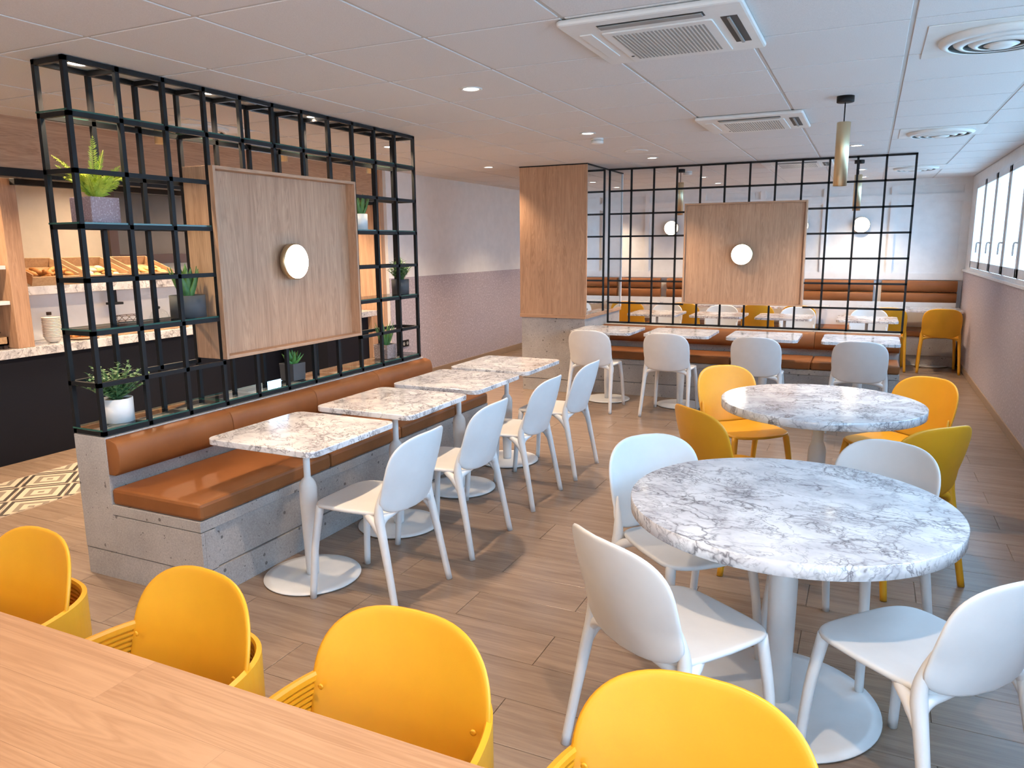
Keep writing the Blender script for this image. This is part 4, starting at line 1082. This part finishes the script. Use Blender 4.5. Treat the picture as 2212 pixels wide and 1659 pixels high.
def fern(t, h0, fronds, mat):
    r_ = random.Random(3); mb_ = MB(); ms = MB()
    for (dx, dy, H, sag) in fronds:
        pts = []
        for k in range(15):
            s = k / 14; pts.append(Vector((dx * s ** 1.2, dy * s ** 1.2, h0 + H * (s - sag * s * s))))
        ms.tube(pts, [.0022 * (1 - k / 18) for k in range(15)], 5, 1)
        L = math.hypot(dx, dy) + H
        for k in range(1, 30):
            s = k / 30; i = min(int(s * 14), 13); p = pts[i].lerp(pts[i + 1], s * 14 - i); d = (pts[i + 1] - pts[i]).normalized()
            side0 = d.cross(Vector((0, 0, 1))); side0 = side0.normalized() if side0.length > .05 else Vector((0, 1, 0))
            for sg in (-1, 1):
                for rot in (0, .9):
                    side = (side0 * math.cos(rot) + side0.cross(d) * math.sin(rot)) * sg
                    l = .030 * math.sin(PI * min(1, .22 + .78 * s)) ** .8 * r_.uniform(.7, 1.2) + .005; e = (side + d * .9 + Vector((0, 0, r_.uniform(-.3, .3)))).normalized(); w = l * .16
                    nn = e.cross(d).normalized()
                    mb_.add([p, p + e * l * .4 + d * w, p + e * l, p + e * l * .4 - d * w], [(0, 1, 2), (0, 2, 3)], True)
    o = mb_.obj('fronds', mat, t); o['kind'] = 'stuff'; ms.obj('stems', mat, t)
def pot_thing(label, y, k, dx=0): return thing('potted_plant', label, 'plant', (XP + dx, y, lev(k)), 0, 'potted plants on the shelf screen')
p = pot_thing('bright yellow-green fern in a mauve speckled pot, upper left shelf', 2.455, 4); pot_sq(p, .150, .118, 'granite_pot', 1.0)
fr_ = random.Random(11); fl = [(.03, -.21, .27, .30), (.02, -.19, .20, .25), (.06, -.02, .30, .02), (.03, .05, .26, .08), (.05, .20, .24, .42), (.06, .16, .20, .35)]
for k in range(22):
    a_ = k * 2.4; q = fr_.uniform(.04, .13); fl.append((q * math.cos(a_), q * math.sin(a_), fr_.uniform(.10, .20), fr_.uniform(.1, .5)))
fern(p, .10, fl, 'fern_leaf')
p = pot_thing('aloe in a large charcoal pot left of the oak panel', 2.945, 2); pot_cyl(p, .092, .118, 'charcoal_pot'); aloe(p, .118, 13, .185, .034, spread=.62)
p = pot_thing('small-leaved green shrub in a white pot, bottom left shelf', 2.462, 0); pot_cyl(p, .072, .118, 'white_pot')
sr = random.Random(4); sl = []
for k in range(34):
    a_ = k * 2.4; q = .02 + .12 * ((k + .5) / 34) ** .6; sl.append((q * math.cos(a_) * .75, q * math.sin(a_) * 1.15, max(.03, .235 - 1.1 * q + sr.uniform(-.02, .03)), (.02 * math.cos(a_), .03 * math.sin(a_))))
leaf_cloud(p, 'shrub_leaf', sl, .034, 24, .105, 5)
p = pot_thing('rosette succulent in a charcoal square pot under the oak panel', 3.735, 0); pot_sq(p, .118, .112, 'charcoal_pot', .94)
for k in range(16):
    a_ = k * 2.4; e = 1.5 - k * .085
    blade(MB(), (.006 * math.cos(a_), .006 * math.sin(a_), .098), (math.cos(a_) * e, math.sin(a_) * e, .9), .095, .026, .016, -.014, 7).obj('leaf', 'succulent_leaf', p)
p = pot_thing('spiky aloe in a brown terrazzo pot, bottom right shelf', 4.78, 0); pot_sq(p, .130, .108, 'brown_terrazzo_pot', .94); aloe(p, .105, 12, .20, .022, spread=.75)
p = pot_thing('round leafy bush in a charcoal pot, right end of the shelf screen', 5.02, 2); pot_cyl(p, .070, .115, 'charcoal_pot', .97)
sl = []
for k in range(36):
    a_ = k * 2.4; q = .115 * ((k + .5) / 36) ** .6; sl.append((q * math.cos(a_) * .8, q * math.sin(a_), max(.05, .19 - .8 * q + sr.uniform(-.03, .02)), (0, 0)))
leaf_cloud(p, 'bush_leaf', sl, .034, 22, .105, 8)
p = pot_thing('aloe in a white pot peeking out right of the oak panel', 4.53, 4); pot_cyl(p, .055, .112, 'white_pot'); aloe(p, .110, 13, .165, .024, spread=.85)
bpy.context.view_layer.update()
